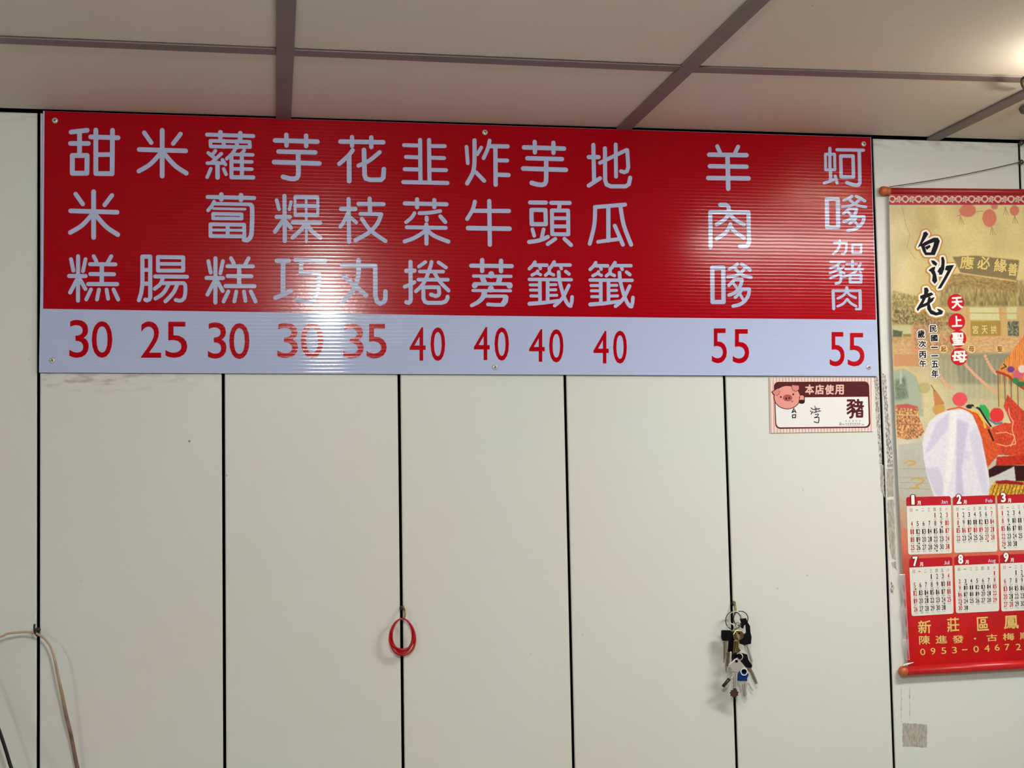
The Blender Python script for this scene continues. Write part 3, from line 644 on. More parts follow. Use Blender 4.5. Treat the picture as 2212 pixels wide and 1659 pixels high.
# lanterns
line([z2(p) for p in ((740, 740), (790, 720), (900, 700), (960, 695))], 1.2, (176, 110, 80))
disc(830, 690, 70, 56, (214, 130, 106), z2); disc(1015, 755, 60, 76, (218, 128, 104), z2); disc(1230, 690, 40, 44, (216, 130, 104), z2); disc(1058, 655, 30, 28, (212, 140, 110), z2)
for x_, y_ in ((1035, 830), (1230, 730), (770, 735), (1150, 660)):
    for k_ in range(3): line([(x_, y_), (x_ + (k_ - 1) * 22 + 8, y_ + 70)], 1.1, (176, 140, 96), z2)
for a_, b_, n_ in (((900, 430), (995, 580), 9), ((735, 505), (1005, 745), 18), ((515, 590), (615, 705), 7)):
    for k_ in range(n_): t = k_ / (n_ - 1); disc(a_[0] + (b_[0] - a_[0]) * t, a_[1] + (b_[1] - a_[1]) * t + 18 * math.sin(math.pi * t), 15, 13, (222, 170, 134), z3, k=0)
# soft watercolour plume at upper left
line([z2(p) for p in ((270, 650), (300, 800), (340, 900), (310, 1000), (380, 1100))], 1.3, (190, 160, 110), op=.8)
paint([(380, 650), (560, 650), (600, 850), (470, 850), (400, 760)], (176, 156, 88), z2, op=.22, k=22)
paint([(330, 760), (400, 720), (470, 830), (400, 1000), (320, 950)], (206, 168, 120), z2, op=.2, k=22)
# dark temple plaque
paint([(700, 1085), (900, 1075), (1270, 1115), (1245, 1285), (770, 1222)], (128, 112, 78), z2, op=.9, k=3)
paint([(690, 1235), (770, 1226), (1245, 1290), (1245, 1380), (650, 1330)], (168, 140, 84), z2, op=.8, k=2, tex=.75 + .4 * fine3)
line([z2((760, 1222)), z2((1245, 1296))], 2, (226, 196, 124))
# palanquin roof with fringes, at the right edge of what the photograph shows, and its body beyond
paint([(1232, 250), (1170, 340), (1090, 440), (1020, 530), (1005, 570), (1150, 640), (1232, 700), (2300, 760), (2300, 420), (1700, 120)], (222, 130, 66), z3, tex=.8 + .35 * fine2)
for i in range(46):
    x_ = 1010 + i * 28; y_ = 575 + min(i, 9) * 13; L_ = 260 + 40 * rs.rand(); line([(x_, y_), (x_ + 6, y_ + L_)], 2.2, (226, 168 + 30 * rs.rand(), 70) if i % 2 else (150, 84, 34), z3)
line([(1000, 565), (1100, 600), (1160, 660), (1232, 710), (2300, 770)], 5, (176, 60, 40), z3)
for i in range(14): line([(1060 + i * 18, 480 - i * 20), (1056 + i * 18, 560 + i * 6)], 2.4, (232, 152, 74), z3)
disc(1120, 545, 30, 26, (106, 60, 140), z3); disc(1180, 590, 45, 38, (206, 96, 120), z3); disc(1160, 640, 30, 26, (60, 130, 84), z3); disc(1215, 540, 30, 34, (226, 210, 200), z3); disc(1205, 670, 36, 22, (52, 112, 70), z3)
line([(1040, 540), (1080, 520), (1060, 500)], 3, (40, 80, 60), z3)
# red bundle and carrying frame
paint([(1090, 760), (1232, 900), (2300, 900), (2300, 1290), (1180, 1290), (1060, 1200), (1120, 1000), (1060, 860)], (206, 70, 50), z3, tex=.8 + .35 * fine)
paint([(960, 1040), (1060, 1000), (1160, 1010), (1232, 1000), (1232, 1290), (1000, 1270), (960, 1150)], (212, 74, 46), z3, tex=.8 + .35 * fine)
line([(1100, 880), (1110, 940), (1140, 990), (1130, 1060), (1150, 1130), (1120, 1200)], 2.2, (246, 170, 130), z3)
line([(990, 1090), (1080, 1080), (1150, 1110), (1160, 1180), (1080, 1200), (1000, 1180)], 2, (246, 180, 120), z3)
disc(1000, 935, 62, 62, (222, 56, 54), z3)
paint([(780, 890), (850, 930), (905, 1000), (965, 1060), (1025, 1260), (920, 1385), (895, 1290), (830, 1030)], (218, 90, 44), z3, tex=.85 + .25 * fine)
paint([(850, 850), (900, 845), (935, 900), (940, 970), (900, 960), (850, 890)], (52, 168, 84), z3)
for pts, c_ in (([(745, 860), (790, 850), (850, 880), (900, 960), (950, 1030)], (30, 26, 26)), ([(760, 890), (840, 910), (890, 990), (900, 1040)], (232, 196, 70)), ([(930, 970), (990, 1010), (1040, 1000)], (80, 130, 150)), ([(930, 1060), (970, 1150)], (40, 18, 20))): line(pts, 4, c_, z3)
disc(765, 862, 24, 18, (38, 34, 34), z3); disc(820, 858, 16, 12, (206, 206, 130), z3)
paint([(1000, 1290), (1232, 1275), (2300, 1275), (2300, 1360), (1180, 1362), (990, 1365)], (196, 52, 30), z3, tex=.8 + .3 * fine3)
paint([(990, 1365), (1232, 1365), (2300, 1365), (2300, 1500), (1160, 1500), (1140, 1400), (930, 1470), (930, 1400)], (52, 16, 18), z3)
paint([(1150, 1370), (1162, 1490), (1010, 1500), (930, 1570), (930, 1480)], (206, 206, 200), z3)
paint([(985, 1500), (1050, 1495), (1232, 1500), (2300, 1500), (2300, 1640), (930, 1640), (940, 1560)], (222, 176, 60), z3, tex=.7 + .5 * fine)
for i in range(40): line([(950 + i * 32, 1640 - (i % 2) * 6), (985 + i * 32, 1530)], 1.6, (92, 50, 24), z3)
paint([(985, 1498), (1080, 1488), (1232, 1510), (1232, 1530), (1000, 1520)], (150, 30, 30), z3)
# white cloth hood and red balls
paint([(366, 1180), (380, 1095), (425, 990), (500, 925), (600, 890), (720, 888), (785, 930), (830, 1020), (865, 1120), (880, 1180), (905, 1300), (932, 1450), (934, 1640), (468, 1640), (410, 1470), (378, 1310)], (232, 230, 240), z3)
for pts, c_, o_ in (([(600, 900), (480, 1010), (390, 1250), (420, 1250), (560, 1080), (640, 960)], (196, 190, 222), .7), ([(660, 960), (760, 1010), (730, 1200), (700, 1400), (720, 1620), (650, 1620), (655, 1200)], (186, 178, 216), .75),
                    ([(390, 1390), (500, 1370), (540, 1480), (560, 1620), (480, 1620)], (194, 190, 216), .7), ([(760, 1100), (830, 1020), (870, 1150), (900, 1400), (930, 1600), (880, 1600), (800, 1300)], (200, 198, 226), .6),
                    ([(700, 1230), (780, 1250), (760, 1330), (700, 1280)], (206, 206, 232), .8)): paint(pts, c_, z3, o_ * .8, 9)
paint([(590, 905), (660, 900), (650, 1100), (620, 1400), (570, 1620), (540, 1620), (590, 1200)], (246, 246, 240), z3, .7, 8)
line([(580, 890), (680, 868), (770, 900), (800, 930)], 3, (214, 80, 50), z3)
disc(685, 800, 62, 60, (226, 84, 86), z3)
# ornamental top strip
bm_ = (yy < 443) & (yy > 400)
ph_ = (xx - 1921) / 28.5 * 2 * math.pi
yb = (yy - 431) / 11.0
d1 = np.abs(yb - .55 * np.sin(ph_)) ; d2 = np.abs(np.hypot((((xx - 1921) / 28.5 + .27) % 1 - .5) * 2.5, yb + .1) - .55); d3 = np.hypot((((xx - 1921) / 28.5 + .77) % 1 - .5) * 2.5, yb - .1)
leaf = (d3 < .42 + .22 * np.cos(5 * np.arctan2(yb - .1, (((xx - 1921) / 28.5 + .77) % 1 - .5) * 2.5))) & (d3 > .12)
scroll = np.where((d1 < .14) | (d2 < .13) | leaf, 1.0, 0.0)
a = bm_[..., None].astype(np.float32); c1 = np.where((scroll > .35)[..., None], np.array([222, 206, 178]), np.array([182, 46, 70])); img = img * (1 - a) + c1 * a
# fine random mottle over the whole print
img *= (0.975 + 0.05 * vnoise(3, 3, 11)[..., None])
img = np.clip(img, 0, 255) / 255
alb = np.where(img <= 0.04045, img / 12.92, ((img + 0.055) / 1.055) ** 2.4) * 0.92

M_SHEET = bpy.data.materials.new('calendar_print'); M_SHEET.use_nodes = True
_nt = M_SHEET.node_tree; _b = _nt.nodes['Principled BSDF']; _a = _nt.nodes.new('ShaderNodeVertexColor'); _a.layer_name = 'print'
_nt.links.new(_a.outputs['Color'], _b.inputs['Base Color']); _b.inputs['Roughness'].default_value = 0.45; _b.inputs['Specular IOR Level'].default_value = 0.25
us = np.concatenate([np.arange(0, 300, 1.0), np.arange(300, 586, 5.0)]) / 585.0
vy = np.arange(416, 1446.1, 1.0)
P = []; idx = []
for y in vy:
    l_, r_ = sl(y), sr(y)
    for u in us:
        x = l_ + (r_ - l_) * u; P.append((x, y))
P = np.array(P); D = Fv[None] + Rv[None] * ((P[:, :1] - CX) / FPX) - Uv[None] * ((P[:, 1:] - CY) / FPX)
offs = co - 0.0005 + 0 * P[:, 0]
V = CAM[None] + D * ((S - offs) / D[:, 1])[:, None]
nu, nv = len(us), len(vy)
I = np.arange(nu * nv).reshape(nv, nu)
F4 = np.stack([I[:-1, :-1], I[1:, :-1], I[1:, 1:], I[:-1, 1:]], -1).reshape(-1, 4)
me = bpy.data.meshes.new('sheet'); me.vertices.add(len(V)); me.loops.add(F4.size); me.polygons.add(len(F4))
me.vertices.foreach_set('co', (V - np.array(cal.location)[None]).ravel())
me.loops.foreach_set('vertex_index', F4.ravel().astype(np.int32)); me.polygons.foreach_set('loop_start', np.arange(0, F4.size, 4, dtype=np.int32))
me.update(calc_edges=True); me.validate()
ca = me.color_attributes.new('print', 'FLOAT_COLOR', 'POINT')
ix = np.clip((P[:, 0] - X0).round().astype(int), 0, CW - 1); iy = np.clip((P[:, 1] - Y0).round().astype(int), 0, CHh - 1)
cc = np.ones((len(P), 4), np.float32); cc[:, :3] = alb[iy, ix]; ca.data.foreach_set('color', cc.ravel())
sheet = link('sheet', me, M_SHEET, cal)
o1 = co + 0.0003
M_TUBE = mat('roller_red', (0.34, 0.008, 0.012), 0.35); M_KNOB = mat('orange_wood', (0.50, 0.12, 0.03), 0.4, noise=(120, .3)); M_TUBE2 = mat('roller_bright_red', (0.55, 0.012, 0.012), 0.3)
def roller(p0, p1, r, rk, off, mt):
    a = W(*p0, off); b = W(*p1, off); g = G(); lathe(g, a, b, [(0, r), (1, r)], 20); ro = g.build('roller', mt, cal, True)
    d = (b - a) / np.linalg.norm(b - a)
    for e, s_ in ((a, -1), (b, 1)):
        g = G(); lathe(g, e + d * s_ * -0.010, e + d * s_ * 0.0115, [(0, rk * .80), (.25, rk * .86), (.30, rk * .80), (.36, rk * .92), (.6, rk * .98), (.8, rk * .92), (.93, rk * .6), (1, rk * .2)], 20)
        g.build('end_knob', M_KNOB, ro, True)
roller((1911.5, 412.5), (2505, 418), 0.0062, 0.0092, 0.0105, M_TUBE)
roller((1954, 1449.5), (2478, 1421), 0.0086, 0.0098, 0.0115, M_TUBE2)
# brush characters (traced from the print) with white and gold edging
BRUSH = [
 [(455, 880), (475, 872), (492, 890), (470, 925), (430, 985), (408, 1004), (432, 955), (450, 905)],
 [(468, 960), (540, 925), (575, 925), (590, 950), (572, 1010), (548, 1068), (515, 1058), (540, 990), (548, 955), (500, 972), (452, 998), (420, 990)],
 [(438, 1000), (462, 996), (478, 1050), (548, 1050), (545, 1068), (470, 1068), (452, 1040)],
 [(470, 1002), (505, 985), (512, 1000), (482, 1022)],
 [(520, 1118), (545, 1120), (568, 1142), (560, 1160), (535, 1145)],
 [(500, 1200), (525, 1180), (552, 1172), (545, 1200), (560, 1240), (568, 1290), (550, 1312), (530, 1290), (535, 1240), (518, 1212)],
 [(608, 1090), (622, 1088), (632, 1120), (628, 1190), (610, 1235), (588, 1235), (598, 1190), (610, 1150)],
 [(575, 1210), (592, 1180), (606, 1172), (602, 1196), (588, 1222)],
 [(648, 1165), (672, 1160), (712, 1158), (690, 1180), (655, 1200), (640, 1195)],
 [(680, 1170), (705, 1168), (655, 1260), (602, 1350), (578, 1355), (628, 1270)],
 [(462, 1352), (484, 1350), (496, 1372), (480, 1420), (440, 1500), (405, 1545), (398, 1530), (440, 1460), (462, 1400)],
 [(428, 1420), (470, 1404), (520, 1392), (535, 1405), (500, 1425), (450, 1440), (430, 1440)],
 [(498, 1430), (512, 1430), (505, 1490), (520, 1540), (562, 1562), (588, 1556), (572, 1530), (596, 1536), (618, 1550), (610, 1572), (560, 1584), (515, 1570), (488, 1530), (488, 1470)],
 [(400, 1540), (430, 1500), (480, 1478), (520, 1440), (545, 1432), (530, 1462), (480, 1500), (430, 1520)]]
def grow(pts, r):
    """outline of a shape swept with a disc: convex hull style rim around each edge, for the edging of the brush letters"""
    out = []
    n = len(pts)
    for i in range(n):
        out.append((pts[i], pts[(i + 1) % n], r))
    return out
def rim(g, shapes, r, off):
    LAY[0] = 0
    for sh in shapes: stroke(g, sh, 2 * r, 2 * r, True, z2, off)
M_GE = pm('gold_edge', (202, 146, 62)); M_WE = pm('edge_white', (242, 240, 236)); M_INK = pm('print_black', (16, 16, 18))
for k, (i0, i1) in enumerate(((0, 4), (4, 10), (10, 14))):
    sub = BRUSH[i0:i1]; g = G(); LAY[0] = 0
    for k2, sh in enumerate(sub): tri_fill(g, [z2(p) for p in sh], o1 + .00045 + k2 * .00001)
    rim(g, sub, 3, o1 + .00031); tc_ = g.build('title_character', M_INK, cal)
    g = G(); rim(g, sub, 30, o1); g.build('gold_edge', M_GE, tc_)
    g = G(); rim(g, sub, 19, o1 + .00015)
    for k2, sh in enumerate(sub): tri_fill(g, [z2(p) for p in sh], o1 + .000272 + k2 * .000004)
    g.build('white_edge', M_WE, tc_)
# plaque, red discs and small captions
M_CREAM = pm('print_cream', (228, 204, 128)); M_PRED = pm('print_red', (196, 24, 34)); M_PW = pm('print_white', (244, 242, 238))
for c, (x, y, w_, h_) in zip('應必緣善', ((770, 1075, 118, 112), (918, 1078, 110, 112), (1060, 1100, 110, 112), (1180, 1135, 80, 110))):
    char('plaque_character', c, [z2((x, y)), z2((x + w_, y + 6)), z2((x + w_ - 10, y + h_ + 6)), z2((x - 8, y + h_))], o1, 1.3, M_CREAM, cal)
for i, c in enumerate('宮天拱'): char('plaque_character', c, [z3((792 + i * 78, 172)), z3((842 + i * 78, 170)), z3((844 + i * 78, 240)), z3((794 + i * 78, 242))], o1, .6, M_CREAM, cal)
DISC = [(z2, 730, 1475, 71, '天', (690, 1430, 785, 1424, 792, 1524, 694, 1528)), (z2, 738, 1640, 71, '上', (692, 1590, 780, 1585, 786, 1680, 696, 1684)),
        (z3, 670, 282, 70, '聖', (614, 232, 718, 226, 724, 336, 618, 342)), (z3, 680, 435, 72, '母', (614, 392, 744, 384, 748, 482, 622, 490))]
for zf, x, y, r, c, q in DISC:
    d_ = printed('red_disc', [zf(p) for p in ell(x, y, r, r + 2)], o1, M_PRED, cal)
    char('disc_character', c, [zf(q[0:2]), zf(q[2:4]), zf(q[4:6]), zf(q[6:8])], o1 + .0001, 2.0, M_PW, d_)
CAP = [('民', 425, 168, 62, 58), ('國', 436, 250, 58, 56), ('一', 438, 352, 58, 9), ('一', 440, 424, 60, 9), ('五', 440, 470, 62, 58), ('年', 442, 548, 60, 66),
       ('歲', 322, 208, 62, 68), ('次', 330, 300, 68, 56), ('丙', 336, 388, 62, 60), ('午', 340, 465, 58, 62)]
for c, x, y, w_, h_ in CAP:
    def qd(e): return [z3((x - e, y - e)), z3((x + w_ + e, y - 2 - e)), z3((x + w_ + 2 + e, y + h_ + e)), z3((x + 2 - e, y + h_ + 2 + e))]
    k_ = char('date_character', c, qd(0), o1 + .0002, 1.2 if c != '一' else 0, M_INK, cal)
    if c == '一': printed('white_edge', qd(6), o1, M_PW, k_)
    else: char('white_edge', c, qd(7), o1, 4.6, M_PW, k_)
M_PL = pm('pale_lantern', (222, 190, 134)); M_BR = pm('print_brown', (120, 72, 40))
for c, x in (('起', 545), ('母', 783), ('聖', 1025)):
    l_ = printed('pale_disc', [z3(p) for p in ell(x, 372, 36, 36, 20)], o1 - .0001, M_PL, cal)
    char('disc_character', c, [z3((x - 22, 348)), z3((x + 22, 346)), z3((x + 24, 394)), z3((x - 20, 396))], o1, .5, M_BR, l_)
# months of the year on white cards
import calendar as _c
NEWM = {1: 19, 2: 17, 3: 19, 4: 17, 5: 17, 6: 15, 7: 14, 8: 13, 9: 11, 10: 10, 11: 9, 12: 9}; START0 = 13    # first lunar day in each month; 1 January = 13th
LUN = ['初一', '初二', '初三', '初四', '初五', '初六', '初七', '初八', '初九', '初十', '十一', '十二', '十三', '十四', '十五', '十六', '十七', '十八', '十九', '二十', '廿一', '廿二', '廿三', '廿四', '廿五', '廿六', '廿七', '廿八', '廿九', '三十']
HOL = {(1, 1), (2, 16), (2, 17), (2, 18), (2, 19), (2, 20), (2, 27), (4, 3), (4, 6), (5, 1), (6, 19), (9, 25), (9, 28), (10, 9), (10, 26), (12, 25)}
lun = {}; cur = START0
import datetime
d0 = datetime.date(2026, 1, 1)
for k in range(365):
    d = d0 + datetime.timedelta(k)
    if d.day == NEWM[d.month]: cur = 1
    lun[(d.month, d.day)] = cur; cur += 1
M_CARD = pm('card_white', (226, 226, 218)); M_HEAD = pm('head_red', (182, 30, 42)); M_DRED = pm('date_red', (176, 34, 44)); M_DBLK = pm('date_black', (36, 34, 38))
M_GREY = pm('tiny_grey', (96, 92, 92)); M_LAV = pm('head_lavender', (206, 196, 224)); M_MARN = pm('head_maroon', (120, 20, 30))
Q1 = [((1957.7, 1073.8), (2053.5, 1071.6), (2056.6, 1195), (1962, 1198.2)), ((2058.4, 1072.6), (2149.4, 1069.2), (2154.8, 1191.3), (2061.4, 1194.6)), ((2153.9, 1069.2), (2246, 1066), (2251, 1187), (2159.4, 1189.8))]
Q2 = [((1963.5, 1207), (2056.8, 1203), (2060, 1325.6), (1969.3, 1331)), ((2061.4, 1202.4), (2157, 1198.4), (2158.5, 1320), (2065, 1324.8)), ((2160.2, 1198.2), (2251, 1194.5), (2255, 1316), (2163, 1321))]
for k in range(3):
    for Q_ in (Q1, Q2):
        q = Q_[-1]; dx_, dy_ = 91.0, -3.6; Q_.append(tuple((a + dx_, b + dy_) for a, b in q))
def bil(q, u, v):
    TLq, TRq, BRq, BLq = [np.array(a) for a in q]; t = TLq + (TRq - TLq) * u; b = BLq + (BRq - BLq) * u; return tuple(t + (b - t) * v)
def cell(q, u0, v0, u1, v1): return [bil(q, u0, v0), bil(q, u1, v0), bil(q, u1, v1), bil(q, u0, v1)]
EN = 'Jan Feb Mar Apr May Jun Jul Aug Sep Oct Nov Dec'.split()
for mth in range(1, 13):
    q = (Q1 if mth <= 6 else Q2)[(mth - 1) % 6]
    g = G(); tri_fill(g, rnd_quad(q, 4.5), o1); card = g.build('month_card', M_CARD, cal)
    g = G(); tri_fill(g, rnd_quad([bil(q, 0, 0), bil(q, 1, 0), bil(q, 1, .155), bil(q, 0, .155)], 4.5, corners=(1, 1, 0, 0)), o1 + .0001); g.build('header_band', M_HEAD, card)
    g = G(); gm = G(); s_ = str(mth); wd = .115
    x0 = .09 if mth < 10 else .05
    for i, c in enumerate(s_):
        qq = cell(q, x0 + i * wd + (.03 if c == '1' else 0), -.035, x0 + wd * (.92 if c != '1' else .75) + i * wd, .135)
        qo = [(p[0] + ex, p[1] + ey) for p, (ex, ey) in zip(qq, ((-1.5, -1.5), (1.5, -1.5), (1.5, 1.5), (-1.5, 1.5)))]
        char('number_edge', c, qo, o1 + .0002, 6.2, M_MARN, card)
        char('month_number', c, qq, o1 + .0003, 2.2, M_PW, card)
    char('month_sign', '月', cell(q, x0 + wd * len(s_) + .04, .07, x0 + wd * len(s_) + .115, .142), o1 + .0003, .6, M_PW, card)
    g = G(); e = EN[mth - 1]; ww = {'J': .042, 'i': .02, 'l': .02, 'F': .048, 'A': .06, 'M': .065, 'N': .055, 'O': .06, 'D': .055, 'S': .055}
    tot = sum(ww.get(c, .048) + .008 for c in e); x = .94 - tot
    for c in e:
        w_ = ww.get(c, .048); lo = .065 if c.isupper() or c in 'blt' else .083
        hi = .130 if c not in 'gpy' else .150
        put_glyph(g, c, cell(q, x, lo if c not in 'gpy' else .083, x + w_, hi), o1 + .0003, .3); x += w_ + .008
    stuff(g.build('month_name', M_LAV, card))
    gr, gk, gt = G(), G(), G()
    cw = .133; X1 = .055
    for i, c in enumerate('日一二三四五六'):
        thin = {'一': (.225, .234), '二': (.205, .25)}.get(c, (.20, .255))
        put_glyph(gr if i in (0, 6) else gk, c, cell(q, X1 + i * cw + .018, thin[0], X1 + i * cw + .07, thin[1]), o1 + .0002, 0)
    first = (datetime.date(2026, mth, 1).weekday() + 1) % 7; nd = _c.monthrange(2026, mth)[1]
    rows = (first + nd + 6) // 7; rh = .138 if rows < 6 else .118
    for d in range(1, nd + 1):
        c_ = (first + d - 1) % 7; r_ = (first + d - 1) // 7; u0 = X1 + c_ * cw; v0 = .285 + r_ * rh
        red = c_ in (0, 6) or (mth, d) in HOL; tgt = gr if red else gk; s_ = str(d)
        if len(s_) == 1: put_glyph(tgt, s_, cell(q, u0 + (.03 if s_ != '1' else .038), v0, u0 + (.07 if s_ != '1' else .058), v0 + rh * .62), o1 + .0002, .35)
        else:
            for i, c in enumerate(s_): put_glyph(tgt, c, cell(q, u0 + .006 + i * .047 + (.008 if c == '1' else 0), v0, u0 + .047 + i * .047 - (.006 if c == '1' else 0), v0 + rh * .62), o1 + .0002, .35)
        lc = LUN[min(lun[(mth, d)], 30) - 1]
        if mth in (1, 2, 3, 7, 8, 9):
            for i, c in enumerate(lc): put_glyph(gt, c, cell(q, u0 + .018 + i * .036, v0 + rh * .70, u0 + .050 + i * .036, v0 + rh * .92), o1 + .0002, .0)
    stuff(gr.build('red_dates', M_DRED, card)); stuff(gk.build('black_dates', M_DBLK, card))
    if gt.v: stuff(gt.build('lunar_days', M_GREY, card))
# gold lettering below
def z5(p): return (1900 + p[0] / 5.529, 1180 + p[1] / 5.529)
M_GOLD = pm('gold_print', (228, 194, 118), 0.4)
for c, x, y, w_, h_ in (('新', 455, 888, 158, 158), ('莊', 803, 855, 145, 170), ('區', 1160, 848, 140, 165), ('鳳', 1480, 832, 178, 160),
                        ('陳', 468, 1070, 132, 108), ('進', 665, 1068, 138, 98), ('發', 868, 1068, 132, 92), ('古', 1275, 1052, 128, 86), ('梅', 1468, 1040, 138, 88), ('順', 1672, 1030, 130, 86),
                        ('0', 482, 1225, 60, 78), ('9', 608, 1215, 56, 80), ('5', 735, 1210, 58, 78), ('3', 862, 1203, 58, 78), ('0', 1118, 1192, 64, 78), ('4', 1248, 1180, 64, 82), ('6', 1372, 1172, 58, 76), ('7', 1492, 1168, 58, 76), ('2', 1625, 1165, 60, 78)):
    sk = -.055 * w_
    char('gold_character', c, [z5((x, y)), z5((x + w_, y + sk)), z5((x + w_ + 6, y + h_ + sk)), z5((x + 6, y + h_))], o1 + .0001, (1.2 if w_ > 140 or y < 1000 else .7) if ord(c) > 256 else .3, M_GOLD, cal)
printed('gold_dot', [z5(p) for p in ell(1140, 1103, 14, 11, 14)], o1 + .0001, M_GOLD, cal)
printed('gold_dash', [z5(p) for p in ((985, 1232), (1050, 1228), (1050, 1240), (985, 1244))], o1 + .0001, M_GOLD, cal)
# clear film curling out along the lower left edge
M_FILM = mat('clear_film', (0.75, 0.82, 0.86), 0.12, alpha=0.35)
g = G(); pts = []
for k in range(30):
    y = 1240 + k * 6.4; x1 = sl(y) + 4; x0 = x1 - 11 - 2.5 * math.sin(k * .6)
    pts.append((W(x0, y, co - .004 + .002 * math.sin(k * 1.1)), W(x1, y, co + .0012)))
vs = [v for p in pts for v in p]; g.add(vs, [(2 * k, 2 * k + 2, 2 * k + 3, 2 * k + 1) for k in range(29)])
g.build('film_edge', M_FILM, cal, True)
g = G(); tube(g, [W(1951.5, 1436.5, .02), W(1962, 1434, .021), W(1973, 1431, .0205)], [.0012, .0016, .0006], 8); g.build('film_corner', mat('film_white', (0.85, 0.86, 0.88), .2), cal)
# cord up to the hook
g = G(); c0 = W(1922, 403.5, .016); c1 = W(2206, 349.5, .010); c2 = W(2490, 404, .016)
tube(g, [c0 + (c1 - c0) * t + np.array([0, 0, -.0035 * math.sin(math.pi * t)]) for t in np.linspace(0, 1, 14)] + [c1 + (c2 - c1) * t for t in np.linspace(.05, 1, 10)], .00075, 6)
g.build('hanging_cord', mat('dark_red_cord', (0.045, 0.012, 0.012), .7), cal)

# ------------------------------------------------------------------ round pegs at the right edge
M_PEG = mat('dark_peg', (0.10, 0.09, 0.09), 0.22, 0.7)
for (x, y, lb) in ((2206.0, 350.2, 'round dark metal peg in the wall joint holding the calendar cord'), (2206.3, 308.8, 'round dark metal peg in the wall joint right under the ceiling')):
    g = G(); a = W(x, y, -.004); b = W(x, y, .014); lathe(g, a, b, [(0, .002), (.55, .002), (.56, .0042), (.75, .0050), (.9, .0042), (1, .0015)], 18)
    tag(recentre(g.build('wall_peg', M_PEG, None, True)), lb, 'peg', None)
# small dark wire bracket and disc on the ceiling at the right edge
g = G(); tube(g, smooth_path([Cc(2230, 165, .012), Cc(2211, 168, .012), Cc(2207, 176, .010), Cc(2209, 186, .009), Cc(2214, 192, .004)]), .0022, 8)
tag(recentre(g.build('wire_clip', mat('wire_black', (0.03, .025, .02), .6), None, True)), 'dark bent wire clip on the ceiling bar at the far right', 'clip')
g = G(); p = Cc(2217, 229, .0); lathe(g, p + np.array([0, 0, -.001]), p + np.array([0, 0, -.014]), [(0, .011), (.3, .013), (.8, .010), (1, .004)], 16)
tag(recentre(g.build('ceiling_boss', mat('brown_boss', (0.09, .065, .05), .6, noise=(150, .5)), None, True)), 'small round brown fitting on the ceiling at the far right edge', 'fitting')

# ------------------------------------------------------------------ tape residue
def residue_mat(name, c1, c2, scale, stretch):
    m_ = bpy.data.materials.new(name); m_.use_nodes = True; nt = m_.node_tree; N = nt.nodes; L = nt.links; b = N['Principled BSDF']; b.inputs['Roughness'].default_value = .75
    ge = N.new('ShaderNodeNewGeometry'); mp = N.new('ShaderNodeMapping'); mp.inputs['Scale'].default_value = stretch; L.new(ge.outputs['Position'], mp.inputs[0])
    n = N.new('ShaderNodeTexNoise'); n.inputs['Scale'].default_value = scale; n.inputs['Detail'].default_value = 6; L.new(mp.outputs[0], n.inputs['Vector'])
    r = N.new('ShaderNodeValToRGB'); r.color_ramp.elements[0].position = .42; r.color_ramp.elements[1].position = .58
    r.color_ramp.elements[0].color = (*c1, 1); r.color_ramp.elements[1].color = (*c2, 1); L.new(n.outputs['Fac'], r.inputs[0]); L.new(r.outputs[0], b.inputs['Base Color'])
    return m_
M_RES = residue_mat('residue_mottled', (.22, .20, .17), (.62, .60, .55), 420, (1, 1, .6))
M_RES2 = residue_mat('residue_grey', (.34, .33, .27), (.46, .45, .38), 260, (1, 1, .35))
M_RES3 = residue_mat('residue_faint', (.40, .38, .34), (.66, .64, .58), 420, (2, 1, .3))
def ragged(pts, amp, seed, step=4.0):
    r = random.Random(seed); out = []
    for i in range(len(pts)):
        a = np.array(pts[i], float); b = np.array(pts[(i + 1) % len(pts)], float); n = max(1, int(np.linalg.norm(b - a) / step)); t = (b - a) / (np.linalg.norm(b - a) + 1e-9); nn = np.array([-t[1], t[0]])
        for k in range(n): out.append(tuple(a + (b - a) * k / n + nn * (r.uniform(-amp, amp) if k else 0)))
    return out
def patch(name, polys, m_, label, off=.0006):
    g = G()
    for i, p in enumerate(polys): slab(g, ragged(p, 1.0, i + 3), 0.00005, off)
    return tag(recentre(g.build(name, m_, None)), label, 'residue')
patch('tape_residue', [[(1889, 815), (1898, 815), (1901, 905), (1905, 1002), (1900, 1002), (1893, 900)]], M_RES, 'mottled old tape strip left of the joint below the price board')
patch('tape_residue', [[(1906, 806), (1914, 812), (1915, 840), (1920, 900), (1926, 960), (1929, 1010), (1917, 1010), (1912, 900)]], M_RES, 'mottled old tape strip between the joint and the calendar')
patch('tape_residue', [[(1915, 1013), (1929, 1012), (1930, 1072), (1917, 1074)], [(1917, 1080), (1930, 1079), (1933, 1140), (1935, 1210), (1927, 1206), (1921, 1180)], [(1925, 1215), (1936, 1212), (1938, 1232), (1930, 1225)]], M_RES2, 'smooth grey tape leftover beside the calendar month tables')
patch('tape_residue', [[(1901, 1004), (1908, 1004), (1911, 1075), (1903, 1060)]], M_RES2, 'small grey tape leftover just left of the joint')
patch('tape_residue', [[(1925, 1256), (1932, 1268), (1930, 1284), (1925, 1280)]], M_RES, 'tiny torn tape scrap low on the joint beside the calendar')
patch('tape_residue', [[(1950, 1562), (2003, 1565), (2002, 1614), (1950, 1612)]], M_RES2, 'square grey glue patch on the panel under the calendar')
patch('tape_residue', [[(1946, 1484), (1947.5, 1484), (1948, 1560), (1946.5, 1560)], [(1964, 1484), (1965.3, 1484), (1966, 1556), (1964.5, 1556)]], M_RES3, 'faint thin tape outline between the calendar and the square patch', .0003)

